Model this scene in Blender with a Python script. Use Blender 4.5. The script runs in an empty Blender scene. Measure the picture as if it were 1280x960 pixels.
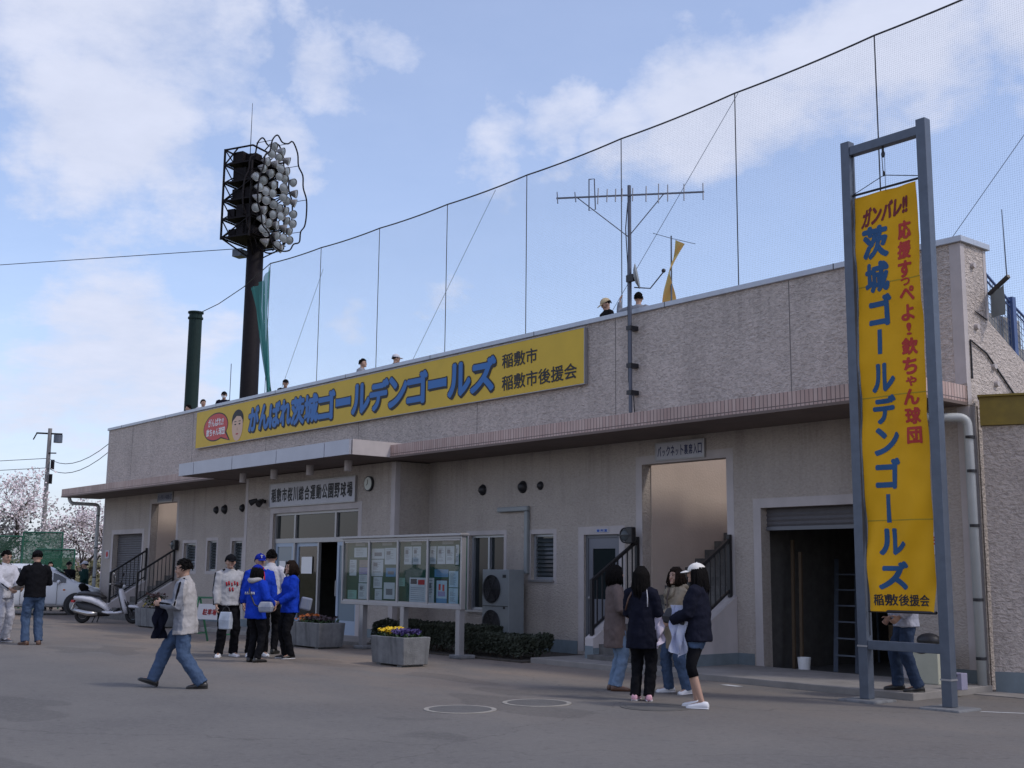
import bpy, bmesh, math, random
from math import sin, cos, pi, radians, sqrt, atan2
from mathutils import Vector as V, Matrix, noise
SC = bpy.context.scene
COL = SC.collection
random.seed(7)
# ---------------------------------------------------------------- camera, world, sun, exposure
cam = bpy.data.cameras.new('camera'); co = bpy.data.objects.new('camera', cam); COL.objects.link(co)
_yaw, _pit, _rol = radians(39.664), radians(9.039), radians(0.555)
_fw = V((-cos(_yaw)*cos(_pit), sin(_yaw)*cos(_pit), sin(_pit)))
_r = _fw.cross(V((0, 0, 1))).normalized(); _u = _r.cross(_fw)
_r2 = cos(_rol)*_r + sin(_rol)*_u; _u2 = -sin(_rol)*_r + cos(_rol)*_u
co.matrix_world = Matrix.Translation((0, -15.45, 1.53)) @ Matrix((_r2, _u2, -_fw)).transposed().to_4x4()
cam.sensor_width = 36; cam.lens = 1478.5/1280*36; cam.clip_end = 3000; cam.clip_start = .05
SC.camera = co
SUN_EL, SUN_AZ = 50, 62        # azimuth clockwise from +Y (towards +X)
w = bpy.data.worlds.new('World'); SC.world = w; w.use_nodes = True
def build_sky():
    nt = w.node_tree; N = nt.nodes; L = nt.links; N.clear()
    out = N.new('ShaderNodeOutputWorld'); bg = N.new('ShaderNodeBackground'); bg.inputs[1].default_value = SKY_STRENGTH
    sky = N.new('ShaderNodeTexSky'); sky.sky_type = 'NISHITA'; sky.sun_disc = False
    sky.sun_elevation = radians(SUN_EL); sky.sun_rotation = radians(SUN_AZ); sky.dust_density = 1.2; sky.air_density = 1.0; sky.ozone_density = 2.0
    tc = N.new('ShaderNodeTexCoord')
    def vm(op, a, b=None):
        n = N.new('ShaderNodeVectorMath'); n.operation = op
        for i, x in enumerate((a, b)):
            if x is None: continue
            if isinstance(x, (tuple, list)): n.inputs[i].default_value = x
            else: L.new(x, n.inputs[i])
        return n
    def mt(op, a, b=None, c=None, clamp=False):
        n = N.new('ShaderNodeMath'); n.operation = op; n.use_clamp = clamp
        for i, x in enumerate((a, b, c)):
            if x is None: continue
            if isinstance(x, (int, float)): n.inputs[i].default_value = x
            else: L.new(x, n.inputs[i])
        return n.outputs[0]
    d = vm('NORMALIZE', tc.outputs['Generated']).outputs[0]
    sep = N.new('ShaderNodeSeparateXYZ'); L.new(d, sep.inputs[0])
    den = mt('ADD', mt('MAXIMUM', sep.outputs[2], 0), .16)
    cmb = N.new('ShaderNodeCombineXYZ'); L.new(mt('DIVIDE', sep.outputs[0], den), cmb.inputs[0]); L.new(mt('DIVIDE', sep.outputs[1], den), cmb.inputs[1])
    p = cmb.outputs[0]
    def nz(vec, sc, det, rough, off=(0, 0, 0)):
        n = N.new('ShaderNodeTexNoise'); n.inputs['Scale'].default_value = sc; n.inputs['Detail'].default_value = det; n.inputs['Roughness'].default_value = rough
        L.new(vm('ADD', vec, off).outputs[0], n.inputs['Vector']); return n.outputs['Fac']
    n1 = nz(p, 1.5, 8, .55, (3.1, 1.7, .3)); n2 = nz(p, 5.5, 9, .62, (9, 2, 4)); n0 = nz(p, .5, 3, .5, (5, 8, 1))
    # warp the view direction a little, then add soft cloud banks where the sky has them
    wn = N.new('ShaderNodeTexNoise'); wn.inputs['Scale'].default_value = 4.5; wn.inputs['Detail'].default_value = 7; wn.inputs['Roughness'].default_value = .62; L.new(d, wn.inputs['Vector'])
    wv = vm('ADD', d, vm('SCALE', vm('SUBTRACT', wn.outputs['Color'], (.5, .5, .5)).outputs[0]).outputs[0])
    wv.inputs[1].links[0].from_node.inputs['Scale'].default_value = .24
    tot = None
    for (c, rad, amp) in CLOUDS:
        dist = vm('DISTANCE', wv.outputs[0], c).outputs['Value']
        mr = N.new('ShaderNodeMapRange'); mr.interpolation_type = 'SMOOTHSTEP'; L.new(dist, mr.inputs[0])
        mr.inputs[1].default_value = rad; mr.inputs[2].default_value = rad*.05; mr.inputs[3].default_value = 0; mr.inputs[4].default_value = amp
        tot = mr.outputs[0] if tot is None else mt('MAXIMUM', tot, mr.outputs[0])
    dens = mt('ADD', mt('MULTIPLY_ADD', n1, .55, mt('MULTIPLY', tot, .55)), mt('MULTIPLY_ADD', n2, .46, -.23))
    cl = N.new('ShaderNodeMapRange'); cl.interpolation_type = 'SMOOTHSTEP'; L.new(dens, cl.inputs[0]); cl.inputs[1].default_value = .38; cl.inputs[2].default_value = .77; cl.inputs[3].default_value = 0; cl.inputs[4].default_value = .92
    hz = N.new('ShaderNodeMapRange'); hz.interpolation_type = 'SMOOTHSTEP'; L.new(sep.outputs[2], hz.inputs[0]); hz.inputs[1].default_value = .26; hz.inputs[2].default_value = -.02; hz.inputs[3].default_value = .27; hz.inputs[4].default_value = .64
    fac = mt('MAXIMUM', cl.outputs[0], hz.outputs[0])
    shade = N.new('ShaderNodeMix'); shade.data_type = 'RGBA'; L.new(n2, shade.inputs['Factor'])
    shade.inputs['A'].default_value = (*[x*CLOUD_GAIN for x in (3.3, 3.6, 4.5)], 1); shade.inputs['B'].default_value = (*[x*CLOUD_GAIN for x in (4.5, 4.7, 5.6)], 1)
    mix = N.new('ShaderNodeMix'); mix.data_type = 'RGBA'; L.new(fac, mix.inputs['Factor']); skg = vm('MULTIPLY', sky.outputs[0], (1.34, 1.34, 1.47)); L.new(skg.outputs[0], mix.inputs['A']); L.new(shade.outputs['Result'], mix.inputs['B'])
    # added gain brightens and warms the unseen sky behind the camera, lighting the facade
    dt = vm('DOT_PRODUCT', d, (-.30, .95, 0)).outputs['Value']
    mr = N.new('ShaderNodeMapRange'); mr.interpolation_type = 'SMOOTHSTEP'; L.new(dt, mr.inputs[0]); mr.inputs[1].default_value = -.25; mr.inputs[2].default_value = .45
    gx = N.new('ShaderNodeMix'); gx.data_type = 'RGBA'; L.new(mr.outputs[0], gx.inputs['Factor']); gx.inputs['A'].default_value = (1.24, 1.13, 1.05, 1); gx.inputs['B'].default_value = (.97, .97, .97, 1)
    fin = vm('MULTIPLY', mix.outputs['Result']); L.new(gx.outputs['Result'], fin.inputs[1])
    L.new(fin.outputs[0], bg.inputs[0]); L.new(bg.outputs[0], out.inputs[0])
SKY_STRENGTH = .15; CLOUD_GAIN = 1.26
CLOUDS = [((-.855, .313, .414), .22, .9), ((-.893, .314, .322), .15, .95), ((-.831, .426, .359), .08, .75), ((-.80, .36, .47), .14, .7), ((-.605, .692, .395), .17, .95), ((-.497, .766, .407), .19, 1.0),
          ((-.729, .585, .356), .09, .75), ((-.393, .837, .38), .15, .9), ((-.786, .581, .213), .08, .65), ((-.834, .509, .213), .07, .65), ((-.929, .339, .151), .17, .95), ((-.90, .40, .20), .10, .7), ((-.35, .90, .25), .12, .55), ((-.66, .66, .36), .09, .75), ((-.55, .75, .36), .09, .7), ((-.74, .60, .33), .06, .6), ((-.783, .462, .415), .09, .75), ((-.827, .365, .428), .12, .85), ((-.749, .50, .435), .08, .65), ((-.761, .535, .367), .05, .6), ((-.695, .625, .357), .08, .75)]
build_sky()
sl = bpy.data.lights.new('sun', 'SUN'); so = bpy.data.objects.new('sun', sl); COL.objects.link(so)
sl.energy = 1.5; sl.angle = radians(7); sl.color = (1, .95, .87)
_sd = V((sin(radians(SUN_AZ))*cos(radians(SUN_EL)), cos(radians(SUN_AZ))*cos(radians(SUN_EL)), sin(radians(SUN_EL))))
so.rotation_euler = _sd.to_track_quat('Z', 'Y').to_euler()
SC.view_settings.view_transform = 'Standard'; SC.view_settings.look = 'None'; SC.view_settings.gamma = 1; SC.view_settings.exposure = 0
SC.view_settings.use_curve_mapping = False
SC.render.engine = 'CYCLES'; SC.cycles.use_denoising = True; SC.cycles.max_bounces = 6; SC.cycles.transparent_max_bounces = 12
SC.render.film_transparent = False

# ---------------------------------------------------------------- helpers
class MB:
    def __init__(s): s.v = []; s.f = []; s.m = []
    def add(s, vs, fs, m=0):
        o = len(s.v); s.v += [tuple(p) for p in vs]; s.f += [tuple(i+o for i in f) for f in fs]; s.m += [m]*len(fs)
    def box(s, x0, x1, y0, y1, z0, z1, m=0):
        s.add([(x0,y0,z0),(x1,y0,z0),(x1,y1,z0),(x0,y1,z0),(x0,y0,z1),(x1,y0,z1),(x1,y1,z1),(x0,y1,z1)],
              [(3,2,1,0),(4,5,6,7),(0,1,5,4),(1,2,6,5),(2,3,7,6),(3,0,4,7)], m)
    def quad(s, a, b, c, d, m=0): s.add([a, b, c, d], [(0, 1, 2, 3)], m)
    def rings(s, R, m=0, cap=True, closed=False):
        n = len(R[0]); vs = [p for r in R for p in r]; fs = []
        K = len(R)
        for i in range(K if closed else K-1):
            for j in range(n):
                a = i*n+j; b = i*n+(j+1) % n; c = ((i+1) % K)*n+(j+1) % n; d = ((i+1) % K)*n+j
                fs.append((a, b, c, d))
        if cap and not closed: fs += [tuple(range(n-1, -1, -1)), tuple((K-1)*n+j for j in range(n))]
        s.add(vs, fs, m)
    def tube(s, pts, r, n=8, m=0, cap=True, closed=False, flat=1.0):
        pts = [V(p) for p in pts]; K = len(pts); rs = r if isinstance(r, (list, tuple)) else [r]*K
        R = []; ref = None
        for i in range(K):
            if closed: t = pts[(i+1) % K]-pts[i-1]
            else: t = pts[min(i+1, K-1)]-pts[max(i-1, 0)]
            t = t.normalized() if t.length > 1e-9 else V((0, 0, 1))
            if ref is None: ref = V((0, 0, 1)) if abs(t.z) < .9 else V((0, 1, 0))
            a = ref - t*ref.dot(t)
            if a.length < 1e-4: a = t.orthogonal()
            a.normalize(); b = t.cross(a); ref = a
            R.append([pts[i]+(a*cos(2*pi*j/n)*flat+b*sin(2*pi*j/n))*rs[i] for j in range(n)])
        s.rings(R, m, cap, closed)
    def cyl(s, p0, p1, r0, r1=None, n=12, m=0): s.tube([p0, p1], [r0, r0 if r1 is None else r1], n, m)
    def bar(s, p0, p1, wx, wz=None, m=0):
        p0, p1 = V(p0), V(p1); wz = wx if wz is None else wz; t = (p1-p0).normalized()
        up = V((0, 0, 1)) if abs(t.z) < .95 else V((0, 1, 0))
        a = t.cross(up).normalized()*wx/2; b = a.cross(t).normalized()*wz/2
        s.rings([[p-a-b, p+a-b, p+a+b, p-a+b] for p in (p0, p1)], m)
    def sphere(s, c, r, nu=16, nv=10, fn=None, m=0):
        c = V(c); r = r if isinstance(r, (tuple, list)) else (r, r, r); vs = []; fs = []
        for i in range(nv+1):
            th = pi*i/nv
            for j in range(nu):
                ph = 2*pi*j/nu; u = V((sin(th)*cos(ph), sin(th)*sin(ph), cos(th)))
                p = V((u.x*r[0], u.y*r[1], u.z*r[2])); p = fn(u, p) if fn else p
                vs.append(c+p)
        for i in range(nv):
            for j in range(nu): fs.append((i*nu+j, (i+1)*nu+j, (i+1)*nu+(j+1) % nu, i*nu+(j+1) % nu))
        s.add(vs, fs, m)
    def prism(s, prof, axis, a0, a1, m=0):   # prof: 2D polygon; axis 'x': (y,z) extruded along x ; 'y': (x,z)
        f = (lambda a, p: (a, p[0], p[1])) if axis == 'x' else ((lambda a, p: (p[0], a, p[1])) if axis == 'y' else (lambda a, p: (p[0], p[1], a)))
        s.rings([[f(a0, p) for p in prof], [f(a1, p) for p in prof]], m)
    def mesh(s, name, mats=(), shift=None, smooth=False):
        me = bpy.data.meshes.new(name)
        vs = s.v if shift is None else [(a-shift[0], b-shift[1], c-shift[2]) for a, b, c in s.v]
        me.from_pydata(vs, [], s.f)
        for mm in mats: me.materials.append(mm)
        if len(mats) > 1: me.polygons.foreach_set('material_index', [min(i, len(mats)-1) for i in s.m])
        bm = bmesh.new(); bm.from_mesh(me); bmesh.ops.recalc_face_normals(bm, faces=bm.faces)
        bm.to_mesh(me); bm.free()
        if smooth: me.polygons.foreach_set('use_smooth', [True]*len(me.polygons))
        return me
    def build(s, name, mats, parent=None, smooth=False, local=False, loc=None):
        mats = mats if isinstance(mats, (list, tuple)) else [mats]
        sh = None
        if parent is not None and not local: sh = wloc(parent)
        if loc is not None: sh = loc
        o = bpy.data.objects.new(name, s.mesh(name, mats, sh, smooth)); COL.objects.link(o)
        if parent is not None: o.parent = parent
        elif loc is not None: o.location = loc
        if smooth == 'auto':
            pass
        return o
def wloc(o):
    p = V(o.location)
    while o.parent: o = o.parent; p = p+V(o.location)
    return tuple(p)
def tag(o, label, cat, group=None, kind=None):
    if label: o['label'] = label
    if cat: o['category'] = cat
    if group: o['group'] = group
    if kind: o['kind'] = kind
    return o
def thing(name, label, cat, loc=(0, 0, 0), rz=0, group=None):
    o = bpy.data.objects.new(name, None); COL.objects.link(o); o.location = loc; o.rotation_euler = (0, 0, rz); o.empty_display_size = .2
    return tag(o, label, cat, group)
def struct(o): o['kind'] = 'structure'; return o
def bevel(o, wd=.01, seg=2):
    m = o.modifiers.new('bevel', 'BEVEL'); m.width = wd; m.segments = seg; m.limit_method = 'ANGLE'; m.angle_limit = radians(35); return o

def M(name, col, rough=.6, metal=0., var=.0, scale=6., bump=0., bscale=40., stretch=(1, 1, 1), spec=.5, col2=None, vscale2=None, streak=0, sstr=(1.6, 1.6, .22)):
    m = bpy.data.materials.new(name); m.use_nodes = True; nt = m.node_tree; N = nt.nodes; L = nt.links
    b = N['Principled BSDF']; b.inputs['Roughness'].default_value = rough; b.inputs['Metallic'].default_value = metal
    b.inputs['Specular IOR Level'].default_value = spec; b.inputs['Base Color'].default_value = (*col, 1)
    tc = N.new('ShaderNodeTexCoord'); mp = N.new('ShaderNodeMapping'); mp.inputs['Scale'].default_value = stretch; L.new(tc.outputs['Object'], mp.inputs[0])
    if var or col2:
        n = N.new('ShaderNodeTexNoise'); n.inputs['Scale'].default_value = scale; n.inputs['Detail'].default_value = 6; n.inputs['Roughness'].default_value = .6; L.new(mp.outputs[0], n.inputs['Vector'])
        r = N.new('ShaderNodeMapRange'); r.inputs[1].default_value = .3; r.inputs[2].default_value = .7; L.new(n.outputs['Fac'], r.inputs[0])
        mx = N.new('ShaderNodeMix'); mx.data_type = 'RGBA'; L.new(r.outputs[0], mx.inputs['Factor'])
        mx.inputs['A'].default_value = (*[c*(1-var) for c in col], 1); mx.inputs['B'].default_value = (*[min(1, c*(1+var)) for c in (col2 or col)], 1)
        res = mx.outputs['Result']
        if streak:
            mp2 = N.new('ShaderNodeMapping'); mp2.inputs['Scale'].default_value = sstr; L.new(tc.outputs['Object'], mp2.inputs[0])
            n2 = N.new('ShaderNodeTexNoise'); n2.inputs['Scale'].default_value = 1; n2.inputs['Detail'].default_value = 5; L.new(mp2.outputs[0], n2.inputs['Vector'])
            r2 = N.new('ShaderNodeMapRange'); r2.inputs[1].default_value = .5; r2.inputs[2].default_value = .75; r2.inputs[3].default_value = 0; r2.inputs[4].default_value = streak; L.new(n2.outputs['Fac'], r2.inputs[0])
            m2 = N.new('ShaderNodeMix'); m2.data_type = 'RGBA'; L.new(r2.outputs[0], m2.inputs['Factor']); L.new(res, m2.inputs['A']); m2.inputs['B'].default_value = (*[c*.35 for c in col], 1); res = m2.outputs['Result']
        L.new(res, b.inputs['Base Color'])
    if bump:
        n = N.new('ShaderNodeTexNoise'); n.inputs['Scale'].default_value = bscale; n.inputs['Detail'].default_value = 4; L.new(mp.outputs[0], n.inputs['Vector'])
        bp = N.new('ShaderNodeBump'); bp.inputs['Strength'].default_value = min(1, bump); bp.inputs['Distance'].default_value = .02; L.new(n.outputs['Fac'], bp.inputs['Height']); L.new(bp.outputs[0], b.inputs['Normal'])
    return m

def stucco(name, col, strong=1.0, sz=1.0, rain=None):
    m = M(name, col, .9, var=.07, scale=1.3, streak=.22, spec=.2); nt = m.node_tree; N = nt.nodes; L = nt.links; b = N['Principled BSDF']
    tc = N['Texture Coordinate']
    n = N.new('ShaderNodeTexNoise'); n.inputs['Scale'].default_value = 15*sz; n.inputs['Detail'].default_value = 4; n.inputs['Distortion'].default_value = .6; mpz = N.new('ShaderNodeMapping'); mpz.inputs['Scale'].default_value = (.75, .75, 1.25); L.new(tc.outputs['Object'], mpz.inputs[0]); L.new(mpz.outputs[0], n.inputs['Vector'])
    v = N.new('ShaderNodeTexNoise'); v.inputs['Scale'].default_value = 48*sz; v.inputs['Detail'].default_value = 3; L.new(tc.outputs['Object'], v.inputs['Vector'])
    a = N.new('ShaderNodeMath'); a.operation = 'MULTIPLY_ADD'; L.new(v.outputs['Fac'], a.inputs[0]); a.inputs[1].default_value = .35; L.new(n.outputs['Fac'], a.inputs[2])
    src = b.inputs['Base Color'].links[0].from_socket; r3 = N.new('ShaderNodeMapRange'); L.new(a.outputs[0], r3.inputs[0]); r3.inputs[1].default_value = .46; r3.inputs[2].default_value = .80; r3.inputs[3].default_value = 1-.38*strong; r3.inputs[4].default_value = 1+.16*strong
    sc_ = N.new('ShaderNodeVectorMath'); sc_.operation = 'SCALE'; L.new(src, sc_.inputs[0]); L.new(r3.outputs[0], sc_.inputs['Scale']); L.new(sc_.outputs[0], b.inputs['Base Color'])
    if rain:
        src = b.inputs['Base Color'].links[0].from_socket; sp = N.new('ShaderNodeSeparateXYZ'); L.new(tc.outputs['Object'], sp.inputs[0])
        zr = N.new('ShaderNodeMapRange'); L.new(sp.outputs[2], zr.inputs[0]); zr.inputs[1].default_value = rain-1.3; zr.inputs[2].default_value = rain-.05; zr.inputs[3].default_value = .15; zr.inputs[4].default_value = .95
        mps = N.new('ShaderNodeMapping'); mps.inputs['Scale'].default_value = (4.5, 4.5, .28); L.new(tc.outputs['Object'], mps.inputs[0]); ns = N.new('ShaderNodeTexNoise'); ns.inputs['Scale'].default_value = 1; ns.inputs['Detail'].default_value = 6; ns.inputs['Roughness'].default_value = .65; L.new(mps.outputs[0], ns.inputs['Vector'])
        rs = N.new('ShaderNodeMapRange'); rs.inputs[1].default_value = .52; rs.inputs[2].default_value = .72; rs.inputs[3].default_value = 0; rs.inputs[4].default_value = .5; L.new(ns.outputs['Fac'], rs.inputs[0])
        mu = N.new('ShaderNodeMath'); mu.operation = 'MULTIPLY'; L.new(rs.outputs[0], mu.inputs[0]); L.new(zr.outputs[0], mu.inputs[1])
        mxr = N.new('ShaderNodeMix'); mxr.data_type = 'RGBA'; L.new(mu.outputs[0], mxr.inputs['Factor']); L.new(src, mxr.inputs['A']); mxr.inputs['B'].default_value = (*[c*.42 for c in col], 1); L.new(mxr.outputs['Result'], b.inputs['Base Color'])
    bp = N.new('ShaderNodeBump'); bp.inputs['Strength'].default_value = 1; bp.inputs['Distance'].default_value = .065*strong; L.new(a.outputs[0], bp.inputs['Height']); L.new(bp.outputs[0], b.inputs['Normal'])
    return m
def glass(name, tint=(.75, .8, .8), refl=.10):
    m = bpy.data.materials.new(name); m.use_nodes = True; nt = m.node_tree; N = nt.nodes; L = nt.links; N.remove(N['Principled BSDF'])
    t = N.new('ShaderNodeBsdfTransparent'); t.inputs[0].default_value = (*tint, 1); g = N.new('ShaderNodeBsdfGlossy'); g.inputs['Roughness'].default_value = .03
    lw = N.new('ShaderNodeLayerWeight'); lw.inputs[0].default_value = .5; pw = N.new('ShaderNodeMath'); pw.operation = 'POWER'; pw.inputs[1].default_value = 4; L.new(lw.outputs['Facing'], pw.inputs[0]); fr = N.new('ShaderNodeMath'); fr.operation = 'MULTIPLY_ADD'; fr.inputs[1].default_value = .9; fr.inputs[2].default_value = refl*.5; L.new(pw.outputs[0], fr.inputs[0]); mx = N.new('ShaderNodeMixShader'); L.new(fr.outputs[0], mx.inputs[0]); L.new(t.outputs[0], mx.inputs[1]); L.new(g.outputs[0], mx.inputs[2]); L.new(mx.outputs[0], N['Material Output'].inputs[0])
    return m
_txt_cache = {}
def text_geo(body, shear=0.):
    k = (body, shear)
    if k not in _txt_cache:
        cu = bpy.data.curves.new('t', 'FONT'); cu.body = body; cu.size = 1; cu.resolution_u = 3; cu.fill_mode = 'FRONT'
        o = bpy.data.objects.new('t', cu); COL.objects.link(o); dg = bpy.context.evaluated_depsgraph_get()
        me = bpy.data.meshes.new_from_object(o.evaluated_get(dg)); vs = [(v.co.x+shear*v.co.y, v.co.y) for v in me.vertices]; fs = [tuple(p.vertices) for p in me.polygons]
        bpy.data.objects.remove(o); bpy.data.curves.remove(cu); bpy.data.meshes.remove(me); _txt_cache[k] = (vs, fs)
    return _txt_cache[k]
def text_into(mb, body, x0, x1, z0, z1, y, bold=0., shear=0., m=0, grow=0., dx=0, dz=0, fn=None):
    """lettering fitted to a box; bold = stroke growth as a share of the glyph height, by overlaid shifted copies a hair apart"""
    vs, fs = text_geo(body, shear); n = len(body)
    ax0 = min(v[0] for v in vs); ax1 = max(v[0] for v in vs); az0 = min(v[1] for v in vs); az1 = max(v[1] for v in vs)
    b = bold*min(z1-z0, (x1-x0)/n*1.2) if bold else 0
    sx = (x1-x0-2*b)/max(1e-6, ax1-ax0); sz = (z1-z0-2*b)/max(1e-6, az1-az0)
    K = 10 if bold > .05 else 8
    offs = [(0, 0)]+([(b*cos(2*pi*k/K), b*sin(2*pi*k/K)) for k in range(K)] if b else [])
    for k, (ox, oz) in enumerate(offs):
        P = [(x0+b+(v[0]-ax0)*sx+dx+ox, y-k*.00012, z0+b+(v[1]-az0)*sz+dz+oz) for v in vs]
        if fn: P = [fn(p) for p in P]
        mb.add(P, fs, m)
def remesh(mb, name, mats, vox, sm=3, disp=0., dscale=.08, zone=None, keep=False):
    me = mb.mesh('tmp'); o = bpy.data.objects.new('tmp', me); COL.objects.link(o)
    md = o.modifiers.new('r', 'REMESH'); md.mode = 'VOXEL'; md.voxel_size = vox
    s = o.modifiers.new('s', 'SMOOTH'); s.factor = .5; s.iterations = sm
    if disp:
        tx = bpy.data.textures.new('folds', 'CLOUDS'); tx.noise_scale = dscale; tx.noise_depth = 2
        d = o.modifiers.new('d', 'DISPLACE'); d.texture = tx; d.strength = disp; d.mid_level = .5; d.texture_coords = 'LOCAL'
    dg = bpy.context.evaluated_depsgraph_get(); r = bpy.data.meshes.new_from_object(o.evaluated_get(dg)); r.name = name
    bpy.data.objects.remove(o); bpy.data.meshes.remove(me)
    r.materials.clear()
    for mm in mats: r.materials.append(mm)
    if zone: r.polygons.foreach_set('material_index', [zone(p.center) for p in r.polygons])
    else: r.polygons.foreach_set('material_index', [0]*len(r.polygons))
    r.polygons.foreach_set('use_smooth', [True]*len(r.polygons))
    return r
# ---------------------------------------------------------------- materials
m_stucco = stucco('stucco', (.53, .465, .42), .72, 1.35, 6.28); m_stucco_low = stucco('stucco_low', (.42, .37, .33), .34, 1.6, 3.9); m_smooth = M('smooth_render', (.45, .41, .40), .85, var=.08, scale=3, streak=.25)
m_base = M('base_paint', (.15, .185, .205), .7, var=.15, scale=4, streak=.3); m_coping = M('coping_metal', (.42, .45, .50), .45, .3, var=.06)
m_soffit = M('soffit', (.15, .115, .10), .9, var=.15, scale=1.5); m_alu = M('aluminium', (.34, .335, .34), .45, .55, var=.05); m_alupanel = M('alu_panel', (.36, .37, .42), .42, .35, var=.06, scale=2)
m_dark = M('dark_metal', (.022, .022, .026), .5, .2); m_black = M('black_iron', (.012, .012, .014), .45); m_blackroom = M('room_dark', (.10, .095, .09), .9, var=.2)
m_cream = M('cream_paint', (.52, .43, .365), .85, var=.07, scale=1.2, bump=.3, bscale=30, streak=.1); m_conc = M('concrete', (.33, .32, .30), .9, var=.2, scale=5, bump=.3, bscale=60, streak=.3)
m_oldconc = M('weathered_concrete', (.155, .158, .162), .92, var=.22, scale=7, bump=.4, bscale=50, streak=.75, sstr=(9, 9, .6)); m_apron = M('apron_concrete', (.22, .205, .19), .9, var=.18, scale=2.5, bump=.2, bscale=80)
m_glassdark = M('window_glass', (.018, .024, .026), .06, spec=.28); m_glass = glass('clear_glass'); m_doorgray = M('grey_door', (.16, .165, .19), .5, .1)
m_white = M('white_paint', (.72, .72, .72), .5); m_pvc = M('pvc_pipe', (.23, .25, .26), .45, var=.08, scale=3); m_steel = M('galvanised_steel', (.090, .108, .14), .45, .35, var=.12, scale=8)
m_yellow = M('sign_yellow', (.58, .385, .02), .55, var=.05, scale=2); m_blue = M('sign_blue', (.010, .125, .38), .5); m_ink = M('black_ink', (.012, .012, .016), .6); m_red = M('sign_red', (.42, .018, .022), .55)
m_ochre = M('ochre_steel', (.20, .14, .012), .55, var=.2, scale=5, streak=.4)
m_shutter = M('shutter', (.11, .105, .11), .6, .2, var=.1)
def tile_mat():
    m = M('brown_tile', (.36, .23, .20), .55); nt = m.node_tree; N = nt.nodes; L = nt.links; b = N['Principled BSDF']; tc = N['Texture Coordinate']
    sp = N.new('ShaderNodeSeparateXYZ'); L.new(tc.outputs['Object'], sp.inputs[0]); ad = N.new('ShaderNodeMath'); L.new(sp.outputs[0], ad.inputs[0]); L.new(sp.outputs[1], ad.inputs[1])
    cb = N.new('ShaderNodeCombineXYZ'); L.new(ad.outputs[0], cb.inputs[0]); L.new(sp.outputs[2], cb.inputs[1])
    br = N.new('ShaderNodeTexBrick'); br.offset = 0; br.inputs['Scale'].default_value = 1; br.inputs['Brick Width'].default_value = .075; br.inputs['Row Height'].default_value = .235; br.inputs['Mortar Size'].default_value = .007; br.inputs['Mortar Smooth'].default_value = .2
    br.inputs['Color1'].default_value = (.52, .38, .33, 1); br.inputs['Color2'].default_value = (.43, .29, .25, 1); br.inputs['Mortar'].default_value = (.15, .11, .10, 1)
    L.new(cb.outputs[0], br.inputs['Vector']); 
    n = N.new('ShaderNodeTexNoise'); n.inputs['Scale'].default_value = .9; n.inputs['Detail'].default_value = 5; L.new(tc.outputs['Object'], n.inputs['Vector'])
    mx = N.new('ShaderNodeMix'); mx.data_type = 'RGBA'; mx.blend_type = 'MULTIPLY'; mx.inputs['Factor'].default_value = .6; L.new(br.outputs['Color'], mx.inputs['A'])
    r = N.new('ShaderNodeMapRange'); r.inputs[1].default_value = .3; r.inputs[2].default_value = .7; r.inputs[3].default_value = .6; r.inputs[4].default_value = 1.15; L.new(n.outputs['Fac'], r.inputs[0]); L.new(r.outputs[0], mx.inputs['B'])
    L.new(mx.outputs['Result'], b.inputs['Base Color']); bp = N.new('ShaderNodeBump'); bp.inputs['Distance'].default_value = -.008; L.new(br.outputs['Fac'], bp.inputs['Height']); L.new(bp.outputs[0], b.inputs['Normal']); return m
m_tile = tile_mat()
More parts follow.
